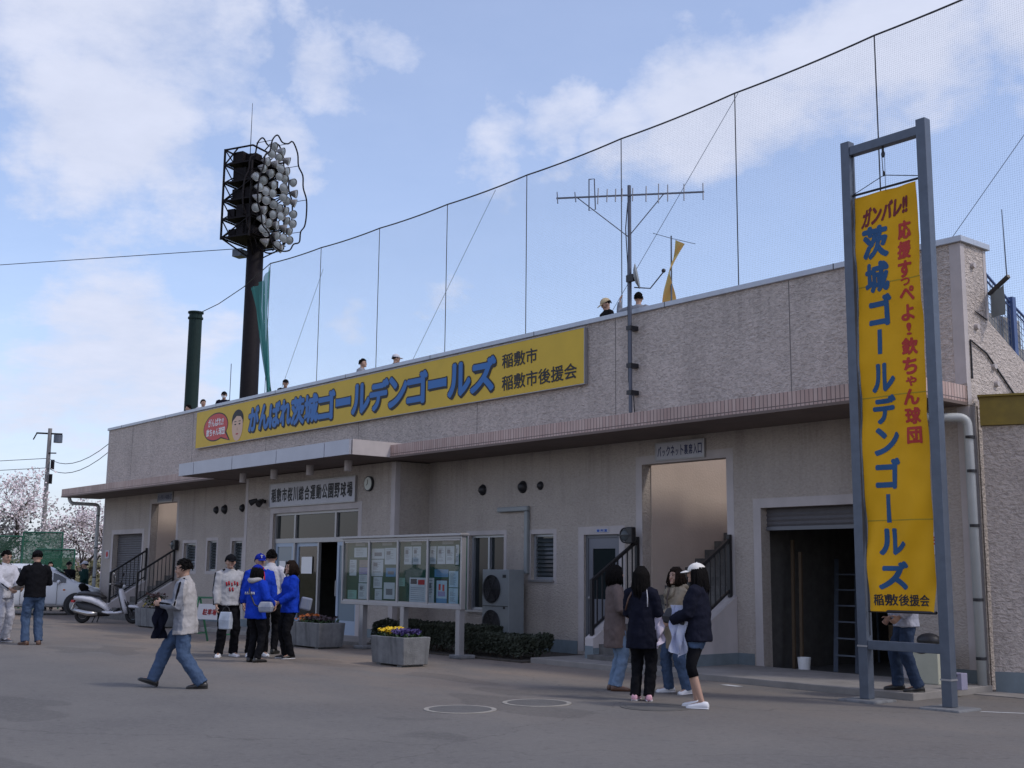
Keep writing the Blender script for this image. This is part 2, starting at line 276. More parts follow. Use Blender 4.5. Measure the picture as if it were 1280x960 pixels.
def asphalt_mat():
    m = M('asphalt', (.1, .1, .1), .92, spec=.25); nt = m.node_tree; N = nt.nodes; L = nt.links; b = N['Principled BSDF']; tc = N['Texture Coordinate']
    def nz(sc, det, st=(1, 1, 1)):
        mp = N.new('ShaderNodeMapping'); mp.inputs['Scale'].default_value = st; L.new(tc.outputs['Object'], mp.inputs[0])
        n = N.new('ShaderNodeTexNoise'); n.inputs['Scale'].default_value = sc; n.inputs['Detail'].default_value = det; n.inputs['Roughness'].default_value = .62; L.new(mp.outputs[0], n.inputs['Vector']); return n.outputs['Fac']
    def rng(a, lo, hi, o0=0, o1=1):
        r = N.new('ShaderNodeMapRange'); r.inputs[1].default_value = lo; r.inputs[2].default_value = hi; r.inputs[3].default_value = o0; r.inputs[4].default_value = o1; L.new(a, r.inputs[0]); return r.outputs[0]
    def mix(f, A, B, bl='MIX'):
        x = N.new('ShaderNodeMix'); x.data_type = 'RGBA'; x.blend_type = bl
        for k, q in (('Factor', f), ('A', A), ('B', B)):
            if isinstance(q, (int, float)): x.inputs[k].default_value = q
            elif isinstance(q, tuple): x.inputs[k].default_value = q
            else: L.new(q, x.inputs[k])
        return x.outputs['Result']
    c = mix(nz(70, 3), (.10, .094, .087, 1), (.21, .198, .185, 1))
    c = mix(rng(nz(.45, 6), .35, .7, 0, .55), c, (.085, .082, .083, 1))
    # drifted sand: lies towards the building
    sp = N.new('ShaderNodeSeparateXYZ'); L.new(tc.outputs['Object'], sp.inputs[0])
    near = rng(sp.outputs[1], -8.8, -4.5, 0, 1); near2 = rng(sp.outputs[0], -9, -15, .25, 1)
    ml = N.new('ShaderNodeMath'); ml.operation = 'MULTIPLY'; L.new(near, ml.inputs[0]); L.new(near2, ml.inputs[1])
    m2 = N.new('ShaderNodeMath'); m2.operation = 'MULTIPLY'; L.new(ml.outputs[0], m2.inputs[0]); L.new(rng(nz(.5, 6, (.6, 1.6, 1)), .36, .62, .12, .85), m2.inputs[1])
    c = mix(m2.outputs[0], c, (.25, .195, .15, 1))
    c = mix(rng(nz(1.6, 5), .60, .72, 0, .35), c, (.14, .135, .13, 1))
    c = mix(rng(nz(26, 2), .70, .76, 0, .5), c, (.05, .05, .05, 1))
    # repaired patches, tar seams and cracks
    vo = N.new('ShaderNodeTexVoronoi'); vo.feature = 'DISTANCE_TO_EDGE'; vo.inputs['Scale'].default_value = .16; wp = N.new('ShaderNodeVectorMath'); wp.operation = 'MULTIPLY_ADD'; wn_ = N.new('ShaderNodeTexNoise'); wn_.inputs['Scale'].default_value = 1.3; wn_.inputs['Detail'].default_value = 6; L.new(tc.outputs['Object'], wn_.inputs['Vector'])
    L.new(wn_.outputs['Color'], wp.inputs[0]); wp.inputs[1].default_value = (1.1, 1.1, 0); L.new(tc.outputs['Object'], wp.inputs[2]); L.new(wp.outputs[0], vo.inputs['Vector'])
    c = mix(rng(vo.outputs['Distance'], .003, .001, 0, .22), c, (.028, .026, .025, 1))
    c = mix(rng(nz(.23, 2, (1, 2.2, 1)), .60, .615, 0, .28), c, (.05, .048, .048, 1))
    c = mix(rng(nz(16, 4), .48, .66, 0, .30), c, (.20, .19, .18, 1)); c = mix(rng(nz(9, 5), .56, .70, 0, .35), c, (.06, .057, .055, 1))
    c = mix(rng(nz(3.2, 4, (.25, 1, 1)), .60, .75, 0, .3), c, (.16, .15, .14, 1))
    L.new(c, b.inputs['Base Color'])
    bp = N.new('ShaderNodeBump'); bp.inputs['Strength'].default_value = .5; bp.inputs['Distance'].default_value = .012; L.new(nz(110, 3), bp.inputs['Height']); L.new(bp.outputs[0], b.inputs['Normal'])
    return m
m_asphalt = asphalt_mat()
# ---------------------------------------------------------------- ground
def sheet(name, x0, x1, y0, y1, z, m, n=1):
    mb = MB(); mb.quad((x0, y0, z), (x1, y0, z), (x1, y1, z), (x0, y1, z)); return struct(mb.build(name, m))
sheet('ground', -900, 600, -600, 1200, -.02, M('field_earth', (.13, .12, .065), .95, var=.35, scale=.05, col2=(.16, .15, .07)))
sheet('parking_lot', -47.5, 60, -70, 14, 0, m_asphalt)
mb = MB(); mb.box(-15.72, -8.42, -1.95, -.02, -.01, .09); o = mb.build('pavement', m_apron); struct(bevel(o, .012))
mb = MB(); mb.box(-28.4, -20.75, -2.05, -.95, -.01, .09); o = mb.build('pavement', m_apron); struct(bevel(o, .012))
mb = MB(); mb.box(-8.40, 1.5, -.55, -.02, -.01, .012); struct(mb.build('pavement', m_apron))
mb = MB(); mb.box(-40.7, -28.5, -.9, -.02, -.01, .06); struct(mb.build('pavement', m_apron))
mb = MB(); mb.prism([(-80, -.02), (-62, 2.1), (-50, 2.3), (-49, -.02)][:0] or [(8, -.02), (16, 2.0), (30, 2.6), (60, -.02)], 'x', -130, -55); struct(mb.build('grass_bank', M('bank_grass', (.15, .13, .05), .95, var=.4, scale=.5, bump=.6, bscale=6)))
# ---------------------------------------------------------------- building
XL, XR, ZT = -40.7, -8.58, 6.28
bld = thing('stadium_building', 'long low grey stucco baseball stadium building with a brown tiled canopy and flat parapet', 'building', (-24.6, 3, 0))
def wall(mb, x0, x1, z0, z1, holes, y, th, m=0):
    xs = sorted({x0, x1, *[h[0] for h in holes], *[h[1] for h in holes]}); zs = sorted({z0, z1, *[h[2] for h in holes], *[h[3] for h in holes]})
    xs = [x for x in xs if x0 <= x <= x1]; zs = [z for z in zs if z0 <= z <= z1]
    inh = lambda x, z: any(h[0] < x < h[1] and h[2] < z < h[3] for h in holes)
    for i in range(len(xs)-1):
        for j in range(len(zs)-1):
            a, b, c, d = xs[i], xs[i+1], zs[j], zs[j+1]
            if inh((a+b)/2, (c+d)/2): continue
            mb.quad((a, y, c), (b, y, c), (b, y, d), (a, y, d), m); mb.quad((a, y+th, c), (a, y+th, d), (b, y+th, d), (b, y+th, c), m)
    for a, b, c, d in holes:
        mb.quad((a, y, c), (a, y+th, c), (a, y+th, d), (a, y, d), m); mb.quad((b, y, c), (b, y, d), (b, y+th, d), (b, y+th, c), m)
        mb.quad((a, y, d), (b, y, d), (b, y+th, d), (a, y+th, d), m)
        if c > z0+.001: mb.quad((a, y, c), (a, y+th, c), (b, y+th, c), (b, y, c), m)
GAR = (-12.27, -9.85, 0, 2.6); STR = (-14.93, -12.97, 0, 3.47); DOR = (-16.46, -15.52, .09, 2.24); WNB = (-17.99, -17.32, 1.39, 2.28); WNA = (-20.0, -18.84, .75, 2.29)
LST = (-36.67, -34.73, 0, 3.58); LDR = (-39.73, -37.29, 0, 2.66); LW = [(-34.1, -33.28, 1.48, 2.3), (-32.5, -31.9, 1.48, 2.35), (-30.95, -30.32, 1.48, 2.32)]
ENT = (-26.9, -22.93, .09, 2.93)
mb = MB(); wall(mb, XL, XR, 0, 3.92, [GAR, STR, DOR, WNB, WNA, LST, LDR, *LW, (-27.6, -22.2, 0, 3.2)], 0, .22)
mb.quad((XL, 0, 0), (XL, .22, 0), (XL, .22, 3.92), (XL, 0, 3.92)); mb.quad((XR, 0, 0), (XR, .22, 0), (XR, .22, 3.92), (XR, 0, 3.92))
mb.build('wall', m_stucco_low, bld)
mb = MB(); mb.box(XL, XR, 0, .26, 3.92, ZT); mb.build('parapet', m_stucco, bld)
m_joint = M('joint_sealant', (.17, .155, .145), .9)
for x in (-38.6, -33.9, -29.2, -24.5, -19.8, -15.6, -11.6): mb = MB(); mb.box(x, x+.018, -.0025, -.0005, 4.26, ZT-.01); mb.build('wall_joint', m_joint, bld)
# entrance block
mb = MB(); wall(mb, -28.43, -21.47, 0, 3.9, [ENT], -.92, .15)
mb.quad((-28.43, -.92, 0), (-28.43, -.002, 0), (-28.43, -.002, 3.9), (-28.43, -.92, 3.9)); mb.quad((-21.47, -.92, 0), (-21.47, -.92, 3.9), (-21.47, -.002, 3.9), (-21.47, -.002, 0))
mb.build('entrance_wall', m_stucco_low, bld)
# plinth band painted blue grey
f = -.006
def band(a, b, y=f, z=.27): mb = MB(); mb.box(a, b, y, y+.004, .0, z); mb.build('plinth', m_base, bld)
for a, b in ((XL+.001, -39.9), (-37.12, -36.84), (-34.56, -28.44), (-21.46, -16.63), (-12.8, -12.45), (-9.68, XR)): band(a, b)
band(-28.43, -27.07, -.926); band(-22.76, -21.47, -.926); mb = MB(); mb.box(-21.468, -21.464, -.92, -.003, 0, .27)
mb.build('plinth', m_base, bld)
# smooth trims round openings and corners
def trim(h, w=.15, y=-.005, t=.006, bot=False):
    a, b, c, d = h; mb = MB(); mb.box(a-w, a, y, y+t-.002, c, d+w); mb.box(b, b+w, y, y+t-.002, c, d+w); mb.box(a, b, y, y+t-.002, d, d+w)
    if bot: mb.box(a-w, b+w, y, y+t-.002, c-w, c)
    mb.build('opening_trim', m_smooth, bld)
for h in (GAR, STR, DOR, LST, LDR): trim(h)
for h in (WNA, WNB, *LW): trim(h, .09, bot=True)
trim(ENT, .15, -.925); mb = MB(); mb.box(XR-.17, XR+.006, -.006, -.002, .272, 3.9); mb.box(XR-.17, XR+.006, -.008, -.002, 4.22, ZT-.01); mb.box(XR+.002, XR+.006, -.002, .16, .27, 3.9); mb.box(XR+.002, XR+.006, -.002, .10, 3.92, ZT-.01); mb.box(XR+.002, XR+.006, .62, .695, 5.25, ZT-.01)
mb.build('corner_trim', m_smooth, bld); mb = MB(); mb.box(-21.62, -21.466, -.927, -.921, .271, 3.88); mb.box(-21.467, -21.463, -.921, -.80, .271, 3.88); mb.build('corner_trim', m_smooth, bld); mb = MB(); mb.box(-28.43, -28.29, -.927, -.921, .271, 3.88); mb.build('corner_trim', m_smooth, bld); mb = MB(); mb.box(XL-.004, XL+.10, -.006, -.002, .271, ZT-.02)
mb.build('corner_trim', m_smooth, bld)
# coping
mb = MB(); mb.box(XL-.05, XR+.05, -.05, .31, ZT, ZT+.09); mb.box(XR-.31, XR+.05, .31, .76, ZT, ZT+.09); bevel(mb.build('coping', m_coping, bld), .008)
mb = MB()
for k in range(9):
    x = XL+3.6*k+1.2; mb.box(x, x+.015, -.053, -.047, ZT-.002, ZT+.092)
mb.build('coping_joint', m_dark, bld)
# end wall stepping down to the field
mb = MB(); mb.prism([(.261, 0), (.261, ZT), (.70, ZT), (.70, 5.22), (1.7, 4.72), (8.2, 1.7), (8.2, 0)], 'x', XR-.28, XR); mb.build('end_wall', m_stucco, bld)
mb = MB(); mb.prism([(.261, 0), (.261, ZT), (1.6, ZT-1), (8.2, 1.7), (8.2, 0)], 'x', XL, XL+.28); mb.build('end_wall', m_stucco, bld)
# conduit and small fixings on the end wall
mb = MB(); x = XR+.02; mb.tube([(x, .12, 4.3), (x, .12, 4.86), (x, .55, 4.72), (x, 1.5, 4.05)], .014, 6); mb.tube([(x, .3, 5.30), (x, .62, 5.22)], .01, 6); mb.build('conduit', m_dark, bld)
mb = MB()
for (yy, zz) in ((.30, 5.98), (.32, 5.08), (.75, 4.55), (.80, 4.30)): mb.cyl((XR, yy, zz), (XR+.05, yy, zz), .05, .04, 10)
mb.build('wall_fixing', m_smooth, bld)
# stand: walkway and seating steps, cut by the two stairwells
prof = [(.27, 0), (.27, 5.48), (2.2, 5.48)]
for k in range(9): prof += [(2.2+.66*k, 5.48-.44*k), (2.2+.66*k, 5.48-.44*(k+1)) if k < 8 else (2.2+.66*k, 1.9)]
prof += [(8.2, 1.9), (8.2, 0)]
pr2 = []
for p in prof:
    if not pr2 or (abs(pr2[-1][0]-p[0])+abs(pr2[-1][1]-p[1])) > 1e-6: pr2.append(p)
mb = MB()
R0 = (.27, 3.2)
for a, b in ((XL+.29, LST[0]-.02), (LST[1]+.02, -27.7), (-22.1, STR[0]-.02), (STR[1]+.02, GAR[0]-.2), (GAR[1]+.2, XR-.29)): mb.prism(pr2, 'x', a, b)
top = [(.27, 3.3), (.27, 5.48), (2.2, 5.48), (3.5, 4.5), (6, 3.3)]
for a, b in ((-27.7, -22.1), (GAR[0]-.2, GAR[1]+.2)): mb.prism(top, 'x', a, b); mb.prism([(6.0, 0), (6.0, 3.3), (8.2, 1.9), (8.2, 0)], 'x', a, b)
mb.build('stand', m_conc, bld)
# stairwells
def stairwell(h, w):
    x0, x1 = h[0], h[1]
    mb = MB(); mb.box(x0-.018, x0+.02, .222, 7, 0, 5.25); mb.box(x1-.02, x1+.018, .222, 7, 0, 5.25); mb.build('stair_side_wall', m_cream, bld)
    mb = MB(); y, z = -1.38, 0.
    prof = [(y, 0)]
    for k in range(18): z += .165; prof += [(y, z), (y+.275, z)]; y += .275
    prof += [(y+1, z), (y+1, 0)]
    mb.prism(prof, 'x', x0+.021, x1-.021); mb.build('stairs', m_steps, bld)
    for s in (x0, x1):
        a, b = (s-.18, s+.02) if s == x0 else (s-.02, s+.18); mb = MB()
        mb.prism([(-1.24, .0), (-1.24, .43), (-.008, 1.19), (-.008, 0)], 'x', a, b); mb.build('cheek_wall', m_smooth, bld)
        a, b = (s-.184, s+.024) if s == x0 else (s-.024, s+.184); mb = MB()
        mb.box(a, b, -1.244, -1.241, 0, .3); mb.box(b-.004, b, -1.238, -.01, 0, .27); mb.build('plinth', m_base, bld)
    for s in (x0-.08, x1+.08):
        mb = MB(); lo = (-1.17, .47, 1.42); hi = (-.06, 1.155, 2.12)
        mb.box(s-.03, s+.03, lo[0]-.03, lo[0]+.03, lo[1], lo[2]); mb.box(s-.03, s+.03, hi[0]-.03, hi[0]+.03, hi[1], hi[2]+.06)
        mb.bar((s, lo[0], lo[2]-.02), (s, hi[0], hi[2]-.02), .055, .05); mb.bar((s, lo[0], lo[1]+.12), (s, hi[0], hi[1]+.12), .035, .035)
        for k in range(1, 9):
            t = k/9; yy = lo[0]+t*(hi[0]-lo[0]); mb.box(s-.010, s+.010, yy-.010, yy+.010, lo[1]+.12+t*(hi[1]-lo[1]), lo[2]-.03+t*(hi[2]-lo[2]))
        mb.build('railing', m_black, bld)
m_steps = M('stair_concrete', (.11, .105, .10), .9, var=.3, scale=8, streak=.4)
stairwell(STR, 1); stairwell(LST, 1)
# interior shells behind the garage opening and the entrance
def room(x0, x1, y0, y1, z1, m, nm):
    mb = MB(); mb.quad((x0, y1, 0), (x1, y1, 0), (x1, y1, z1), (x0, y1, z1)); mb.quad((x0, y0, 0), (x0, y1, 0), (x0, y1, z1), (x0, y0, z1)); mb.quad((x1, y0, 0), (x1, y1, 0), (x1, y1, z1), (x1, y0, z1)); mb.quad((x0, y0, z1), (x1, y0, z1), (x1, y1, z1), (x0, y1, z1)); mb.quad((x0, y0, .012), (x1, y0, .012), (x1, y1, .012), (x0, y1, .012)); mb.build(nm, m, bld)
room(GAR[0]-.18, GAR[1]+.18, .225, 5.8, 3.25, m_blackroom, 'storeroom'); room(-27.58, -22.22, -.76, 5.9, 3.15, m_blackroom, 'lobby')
# canopies
mb = MB(); mb.box(-41.15, -29.442, -1.35, -.003, 3.955, 4.19); mb.build('tile_canopy', m_tile, bld); mb = MB(); mb.box(-21.058, XR-.01, -1.35, -.003, 3.955, 4.19); mb.build('tile_canopy', m_tile, bld)
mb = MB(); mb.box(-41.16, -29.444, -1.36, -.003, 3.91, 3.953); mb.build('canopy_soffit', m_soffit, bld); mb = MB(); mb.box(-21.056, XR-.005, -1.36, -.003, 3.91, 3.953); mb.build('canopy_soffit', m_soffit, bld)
e = .012
xs = [-29.44, -28.55, -26.4, -24.2, -22.08, -21.06]
for a, b in zip(xs, xs[1:]): mb = MB(); mb.box(a+e, b-e, -2.37, -2.32, 3.93, 4.25); mb.build('fascia_panel', m_alupanel, bld)
mb = MB(); mb.box(-29.43, -21.13, -2.315, -2.30, 3.935, 4.24); mb.build('fascia_backing', m_dark, bld)
mb = MB(); mb.box(-21.13, -21.06, -2.296, -.003, 3.93, 4.25); mb.build('canopy_fascia', m_smooth, bld); mb = MB(); mb.box(-29.44, -29.37, -2.296, -.003, 3.93, 4.25); mb.build('canopy_fascia', m_alupanel, bld)
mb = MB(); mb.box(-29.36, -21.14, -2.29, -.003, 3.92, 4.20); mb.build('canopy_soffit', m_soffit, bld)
for x in (-27.2, -25.6, -23.9, -22.25):
    mb = MB(); mb.cyl((x, -1.65, 3.69), (x, -1.65, 3.92), .085, n=14); mb.build('downlight', m_smooth, bld, smooth=False)
# windows, doors
def window(h, y, n=2, louvre=False, sill=True, nm='window'):
    a, b, c, d = h; fr = MB(); t = .05
    fr.box(a, a+t, y, y+.07, c, d); fr.box(b-t, b, y, y+.07, c, d); fr.box(a+t, b-t, y, y+.07, c, c+t); fr.box(a+t, b-t, y, y+.07, d-t, d)
    for k in range(1, n):
        x = a+(b-a)*k/n; fr.box(x-.025, x+.025, y-.01, y+.06, c+t, d-t)
    o = fr.build(nm, m_winframe, bld)
    g = MB()
    if louvre:
        k = c+t+.03
        while k < d-t-.04: g.quad((a+t, y+.02, k), (b-t, y+.02, k), (b-t, y+.055, k+.075), (a+t, y+.055, k+.075)); k += .082
    g.quad((a+t, y+.058, c+t), (b-t, y+.058, c+t), (b-t, y+.058, d-t), (a+t, y+.058, d-t)); g.build('pane', m_louvre if louvre else m_glassdark, o)
    if sill: s = MB(); s.box(a-.03, b+.03, -.05, .10, c-.045, c-.002); s.build('sill', m_alu, o)
m_winframe = M('window_frame', (.36, .38, .41), .4, .5); m_louvre = M('louvre_glass', (.035, .045, .05), .15, spec=.7); m_bronze = M('bronze_frame', (.05, .05, .055), .4, .4)
window(WNA, .08); window(WNB, .08, 1, True)
for h in LW: window(h, .08, 1, True, False)
def door(h, y, m, nm='door', glassz=None, leaf2=False):
    a, b, c, d = h; mb = MB(); t = .06; mb.box(a, a+t, y-.02, y+.08, c, d); mb.box(b-t, b, y-.02, y+.08, c, d); mb.box(a+t, b-t, y-.02, y+.08, d-t, d)
    dr = MB(); gz = glassz
    if gz:
        ga, gb = a+.17, b-.17; dr.box(a+t, ga, y, y+.05, c, d-t); dr.box(gb, b-t, y, y+.05, c, d-t); dr.box(ga, gb, y, y+.05, c, gz[0]); dr.box(ga, gb, y, y+.05, gz[1], d-t)
    else: dr.box(a+t, b-t, y, y+.05, c, d-t)
    o = dr.build(nm, m, bld); mb.build('frame', m_doorframe, o)
    if gz: g = MB(); g.quad((ga, y+.02, gz[0]), (gb, y+.02, gz[0]), (gb, y+.02, gz[1]), (ga, y+.02, gz[1])); g.build('pane', m_glassdark, o)
    k = MB(); k.sphere((a+.13, y-.05, c+.98), .032, 10, 8); k.cyl((a+.13, y-.05, c+.98), (a+.13, y, c+.98), .015); k.build('handle', m_alu, o, smooth=True)
m_doorframe = M('door_frame', (.13, .135, .15), .5, .1)
door(DOR, .07, m_doorgray, glassz=(1.05, 1.98))
def shutter(h, z0, z1, y):
    mb = MB(); k = z0; ps = []
    while k < z1-.01: ps += [(y, k), (y-.018, k+.035), (y, k+.07)]; k += .075
    n = len(ps); mb.add([(h[0], p[0], p[1]) for p in ps]+[(h[1], p[0], p[1]) for p in ps], [(i, i+1, n+i+1, n+i) for i in range(n-1)])
    o = mb.build('shutter', m_shutter, bld); b = MB(); b.box(h[0], h[1], y-.03, y+.02, z0-.06, z0); b.build('bottom_rail', m_doorframe, o); return o
shutter(GAR, 2.3, 2.6, .16); shutter(LDR, .06, 2.66, .18)
mb = MB(); mb.tube([(-10.35, .10, 2.24), (-10.34, .10, 1.75)], .006, 5); mb.tube([(-10.34, .10, 1.75), (-10.34, .10, 1.68), (-10.34, .10, 1.58), (-10.34, .10, 1.52)], [.01, .035, .04, .012], 8); mb.build('pull_cord', m_smooth, bld)
# entrance glazing
a, b, c, d = ENT; y = -.86
mb = MB(); t = .06
for x in (a, b-t): mb.box(x, x+t, y, y+.09, c, d)
for x in (-25.9, -24.0): mb.box(x-.035, x+.035, y, y+.09, 2.30, d-t)
mb.box(a+t, b-t, y, y+.09, d-t, d); mb.box(a+t, b-t, y-.01, y+.10, 2.19, 2.298)
for x in (-25.9, -24.75): mb.box(x-.03, x+.03, y, y+.07, c, 2.19)
fr = mb.build('entrance_frame', m_alu, bld)
mb = MB(); mb.quad((a+t, y+.05, 2.3), (b-t, y+.05, 2.3), (b-t, y+.05, d-t), (a+t, y+.05, d-t)); mb.build('pane', m_glassdark, fr)
m_bluedoor = M('door_panel', (.26, .33, .44), .35, .2)
def gdoor(x0, x1, y, nm, mtop):
    mb = MB(); s = .09
    mb.box(x0, x0+s, y, y+.04, c, 2.19); mb.box(x1-s, x1, y, y+.04, c, 2.19); mb.box(x0+s, x1-s, y, y+.04, 2.1, 2.19); mb.box(x0+s, x1-s, y, y+.04, c, .40)
    o = mb.build(nm, m_bluedoor, bld); g = MB(); g.quad((x0+s, y+.02, .40), (x1-s, y+.02, .40), (x1-s, y+.02, 2.1), (x0+s, y+.02, 2.1)); g.build('pane', mtop, o)
    h = MB(); h.cyl((x0+.05, y-.05, .95), (x0+.05, y-.05, 1.3), .014); h.build('handle', m_alu, o); return o
m_frost = M('milky_glass', (.16, .21, .25), .12, spec=.3)
gdoor(-26.83, -25.93, y+.01, 'glass_door', m_frost); gdoor(-25.86, -24.79, y+.055, 'glass_door', m_glass); o = gdoor(-23.9, -22.99, y+.01, 'glass_door', m_frost)
mb = MB()
mb.box(-25.6, -25.1, y+.05, y+.054, 1.45, 1.85); mb.box(-26.6, -26.3, y+.0, y+.008, 1.3, 1.75); mb.build('door_notice', m_white, bld)
# vents with hoods
for (x, r) in ((-19.55, .10), (-18.25, .11), (-17.71, .075), (-32.0, .10), (-31.46, .12), (-30.38, .10)):
    mb = MB(); mb.sphere((x, -.005, 3.23), (r, r*1.05, r), 16, 10, lambda u, p: V((p.x, min(0.0, p.y), p.z))); mb.cyl((x, -.02, 3.23), (x, .0, 3.23), r*1.15, n=16); mb.build('vent_hood', m_dark, bld, smooth=True)
# drain pipes
m_drain = M('drain_plastic', (.40, .42, .42), .45, var=.08, scale=3)
def pipe(nm, pts, r, straps, mat=m_drain):
    mb = MB(); P = [V(p) for p in pts]; out = [P[0]]
    for i in range(1, len(P)-1):
        u = (P[i-1]-P[i]).normalized(); v = (P[i+1]-P[i]).normalized(); rr = r*2.2
        for k in range(6): t = k/5; out.append(P[i]+u*rr*(1-t)**2+v*rr*t**2)
    out.append(P[-1]); mb.tube(out, r, 14); o = mb.build(nm, mat, bld, smooth=True)
    if straps:
        for z in straps: s = MB(); s.cyl((P[-1].x, P[-1].y, z), (P[-1].x, P[-1].y, z+.04), r*1.12, n=14); s.build('pipe_strap', m_dark, o)
pipe('drain_pipe', [(-8.95, -.9, 3.92), (-8.95, -.55, 3.72), (-8.52, -.14, 3.72), (-8.50, -.14, 0)], .062, (3.42, 2.95, 2.2, 1.2, .42))
pipe('drain_pipe', [(-40.95, -1.15, 3.92), (-40.95, -1.1, 3.72), (-40.82, -.16, 3.70), (-40.82, -.16, 0)], .06, (3.3, 2.2, 1.2))
# air conditioner refrigerant duct
mb = MB(); mb.box(-18.98, -18.02, -.09, -.002, 2.74, 2.84); mb.box(-18.12, -18.02, -.09, -.002, 1.5, 2.738); bevel(mb.build('pipe_duct', m_pvc, bld), .02)
# wing wall turning back to the right, with the ochre steel band above
ang = radians(27); dx, dy = cos(ang), sin(ang); px, py = -8.40, .02
def wing(s, z, off): return (px+dx*s+dy*off, py+dy*s-dx*off, z)
def wbox(mb, s0, s1, o0, o1, z0, z1): mb.rings([[wing(s0, z, o0), wing(s1, z, o0), wing(s1, z, o1), wing(s0, z, o1)] for z in (z0, z1)])
mb = MB(); wbox(mb, 0, 7, 0, -.25, 0, 3.6); mb.build('wing_wall', m_stucco, bld)
mb = MB(); wbox(mb, .0, 7, .005, .001, 0, .27); mb.build('plinth', m_base, bld)
mb = MB(); wbox(mb, -.02, 7, .05, -.2, 3.605, 4.0); wbox(mb, -.04, 7, .09, -.24, 4.002, 4.03); mb.build('steel_band', m_ochre, bld)
# ---------------------------------------------------------------- long yellow sign on the parapet
sg = thing('sign_board', 'long yellow sign with blue Japanese lettering fixed along the grey parapet', 'sign', (-24.9, -.02, 5.1))
mb = MB(); mb.box(-33.45, -16.35, -.10, -.012, 5.12, 6.21); bevel(mb.build('panel', m_yellow, sg), .006)
mb = MB(); e = .03
mb.box(-33.462, -33.45, -.104, -.012, 5.108, 6.222); mb.box(-16.35, -16.338, -.104, -.012, 5.108, 6.222); mb.box(-33.45, -16.35, -.104, -.012, 5.108, 5.12); mb.box(-33.45, -16.35, -.104, -.012, 6.21, 6.222); mb.build('edge_trim', m_alu, sg)
chars = 'がんばれ茨城ゴールデンゴールズ'
wd = [.62, .62, .62, .62, .72, .72, .86, .80, .84, .84, .78, .84, .80, .84, .90]
tot = sum(wd); x = -30.05; sc = (11.02)/tot; bk = MB(); fr = MB()
for ch, w_ in zip(chars, wd):
    ww = w_*sc; x0, x1 = x-.02, x+ww+.0; x += ww; z0, z1 = 5.29, 6.04
    if ch == 'ー': z0, z1 = 5.57, 5.77; x0 += .04; x1 -= .06
    if ch in 'がんばれ': z0 = 5.33
    text_into(bk, ch, x0, x1, z0-.02, z1+.02, -.1035, bold=.085, dx=.035, dz=-.04)
    text_into(bk, ch, x0-.03, x1+.03, z0-.03, z1+.03, -.1055, bold=.085)
    text_into(fr, ch, x0, x1, z0, z1, -.108, bold=.045, dx=.0)
bk.build('letter_shadow', m_ink, sg); fr.build('lettering', m_blue, sg)
mb = MB(); text_into(mb, '稲敷市', -18.84, -17.72, 5.71, 6.02, -.106, bold=.018); text_into(mb, '稲敷市後援会', -18.84, -16.55, 5.24, 5.56, -.106, bold=.018); mb.build('small_lettering', m_ink, sg)
def ell(cx, cz, rx, rz, y, n=40, pw=1.0, rot=0): 
    P = []
    for k in range(n):
        a = 2*pi*k/n; u, v = rx*cos(a), rz*sin(a); P.append((cx+u*cos(rot)-v*sin(rot), y, cz+u*sin(rot)+v*cos(rot)))
    return P
mb = MB(); P = ell(-32.13, 5.66, .80, .42, -.1035, rot=.04); mb.add(P, [tuple(range(len(P)))], 1); P = ell(-32.13, 5.66, .765, .385, -.105, rot=.04); mb.add(P, [tuple(range(len(P)))], 0)
mb.add([(-31.85, -.1055, 5.36), (-31.25, -.1055, 5.22), (-31.5, -.1055, 5.45)], [(0, 1, 2)], 0); mb.add([(-31.9, -.1032, 5.32), (-31.17, -.1032, 5.19), (-31.45, -.1032, 5.5)], [(0, 1, 2)], 1)
mb.build('speech_bubble', [M('bubble_red', (.50, .035, .035), .5), m_ink], sg)
mb = MB(); text_into(mb, 'がんばれ!!', -32.62, -31.62, 5.68, 5.92, -.108, bold=.03, grow=1); text_into(mb, '欽ちゃん球団', -32.72, -31.52, 5.40, 5.63, -.108, bold=.03, grow=1); mb.build('bubble_lettering', m_white, sg)
m_skinpaint = M('printed_skin', (.62, .42, .30), .6)
mb = MB()
for (c_, r_, y_, k_) in (((-30.74, 5.74), (.36, .30), -.104, 1), ((-30.74, 5.56), (.33, .42), -.106, 0)):
    P = ell(c_[0], c_[1], r_[0], r_[1], y_); mb.add(P, [tuple(range(len(P)))], k_)
P = [(-31.05, -.107, 5.72), (-30.98, -.107, 5.95), (-30.74, -.107, 6.04), (-30.5, -.107, 5.95), (-30.43, -.107, 5.72), (-30.55, -.107, 5.83), (-30.8, -.107, 5.86)]; mb.add(P, [tuple(range(7))], 1)
for sx in (-.13, .13):
    P = ell(-30.74+sx, 5.62, .06, .02, -.108, 12); mb.add(P, [tuple(range(12))], 1); P = ell(-30.74+sx, 5.70, .08, .012, -.108, 12); mb.add(P, [tuple(range(12))], 1)
P = ell(-30.74, 5.34, .09, .02, -.108, 12); mb.add(P, [tuple(range(12))], 2); P = ell(-30.74, 5.48, .03, .05, -.1075, 12); mb.add(P, [tuple(range(12))], 3)
mb.build('drawn_face', [m_skinpaint, m_ink, m_red, M('printed_shade', (.50, .32, .22), .6)], sg)
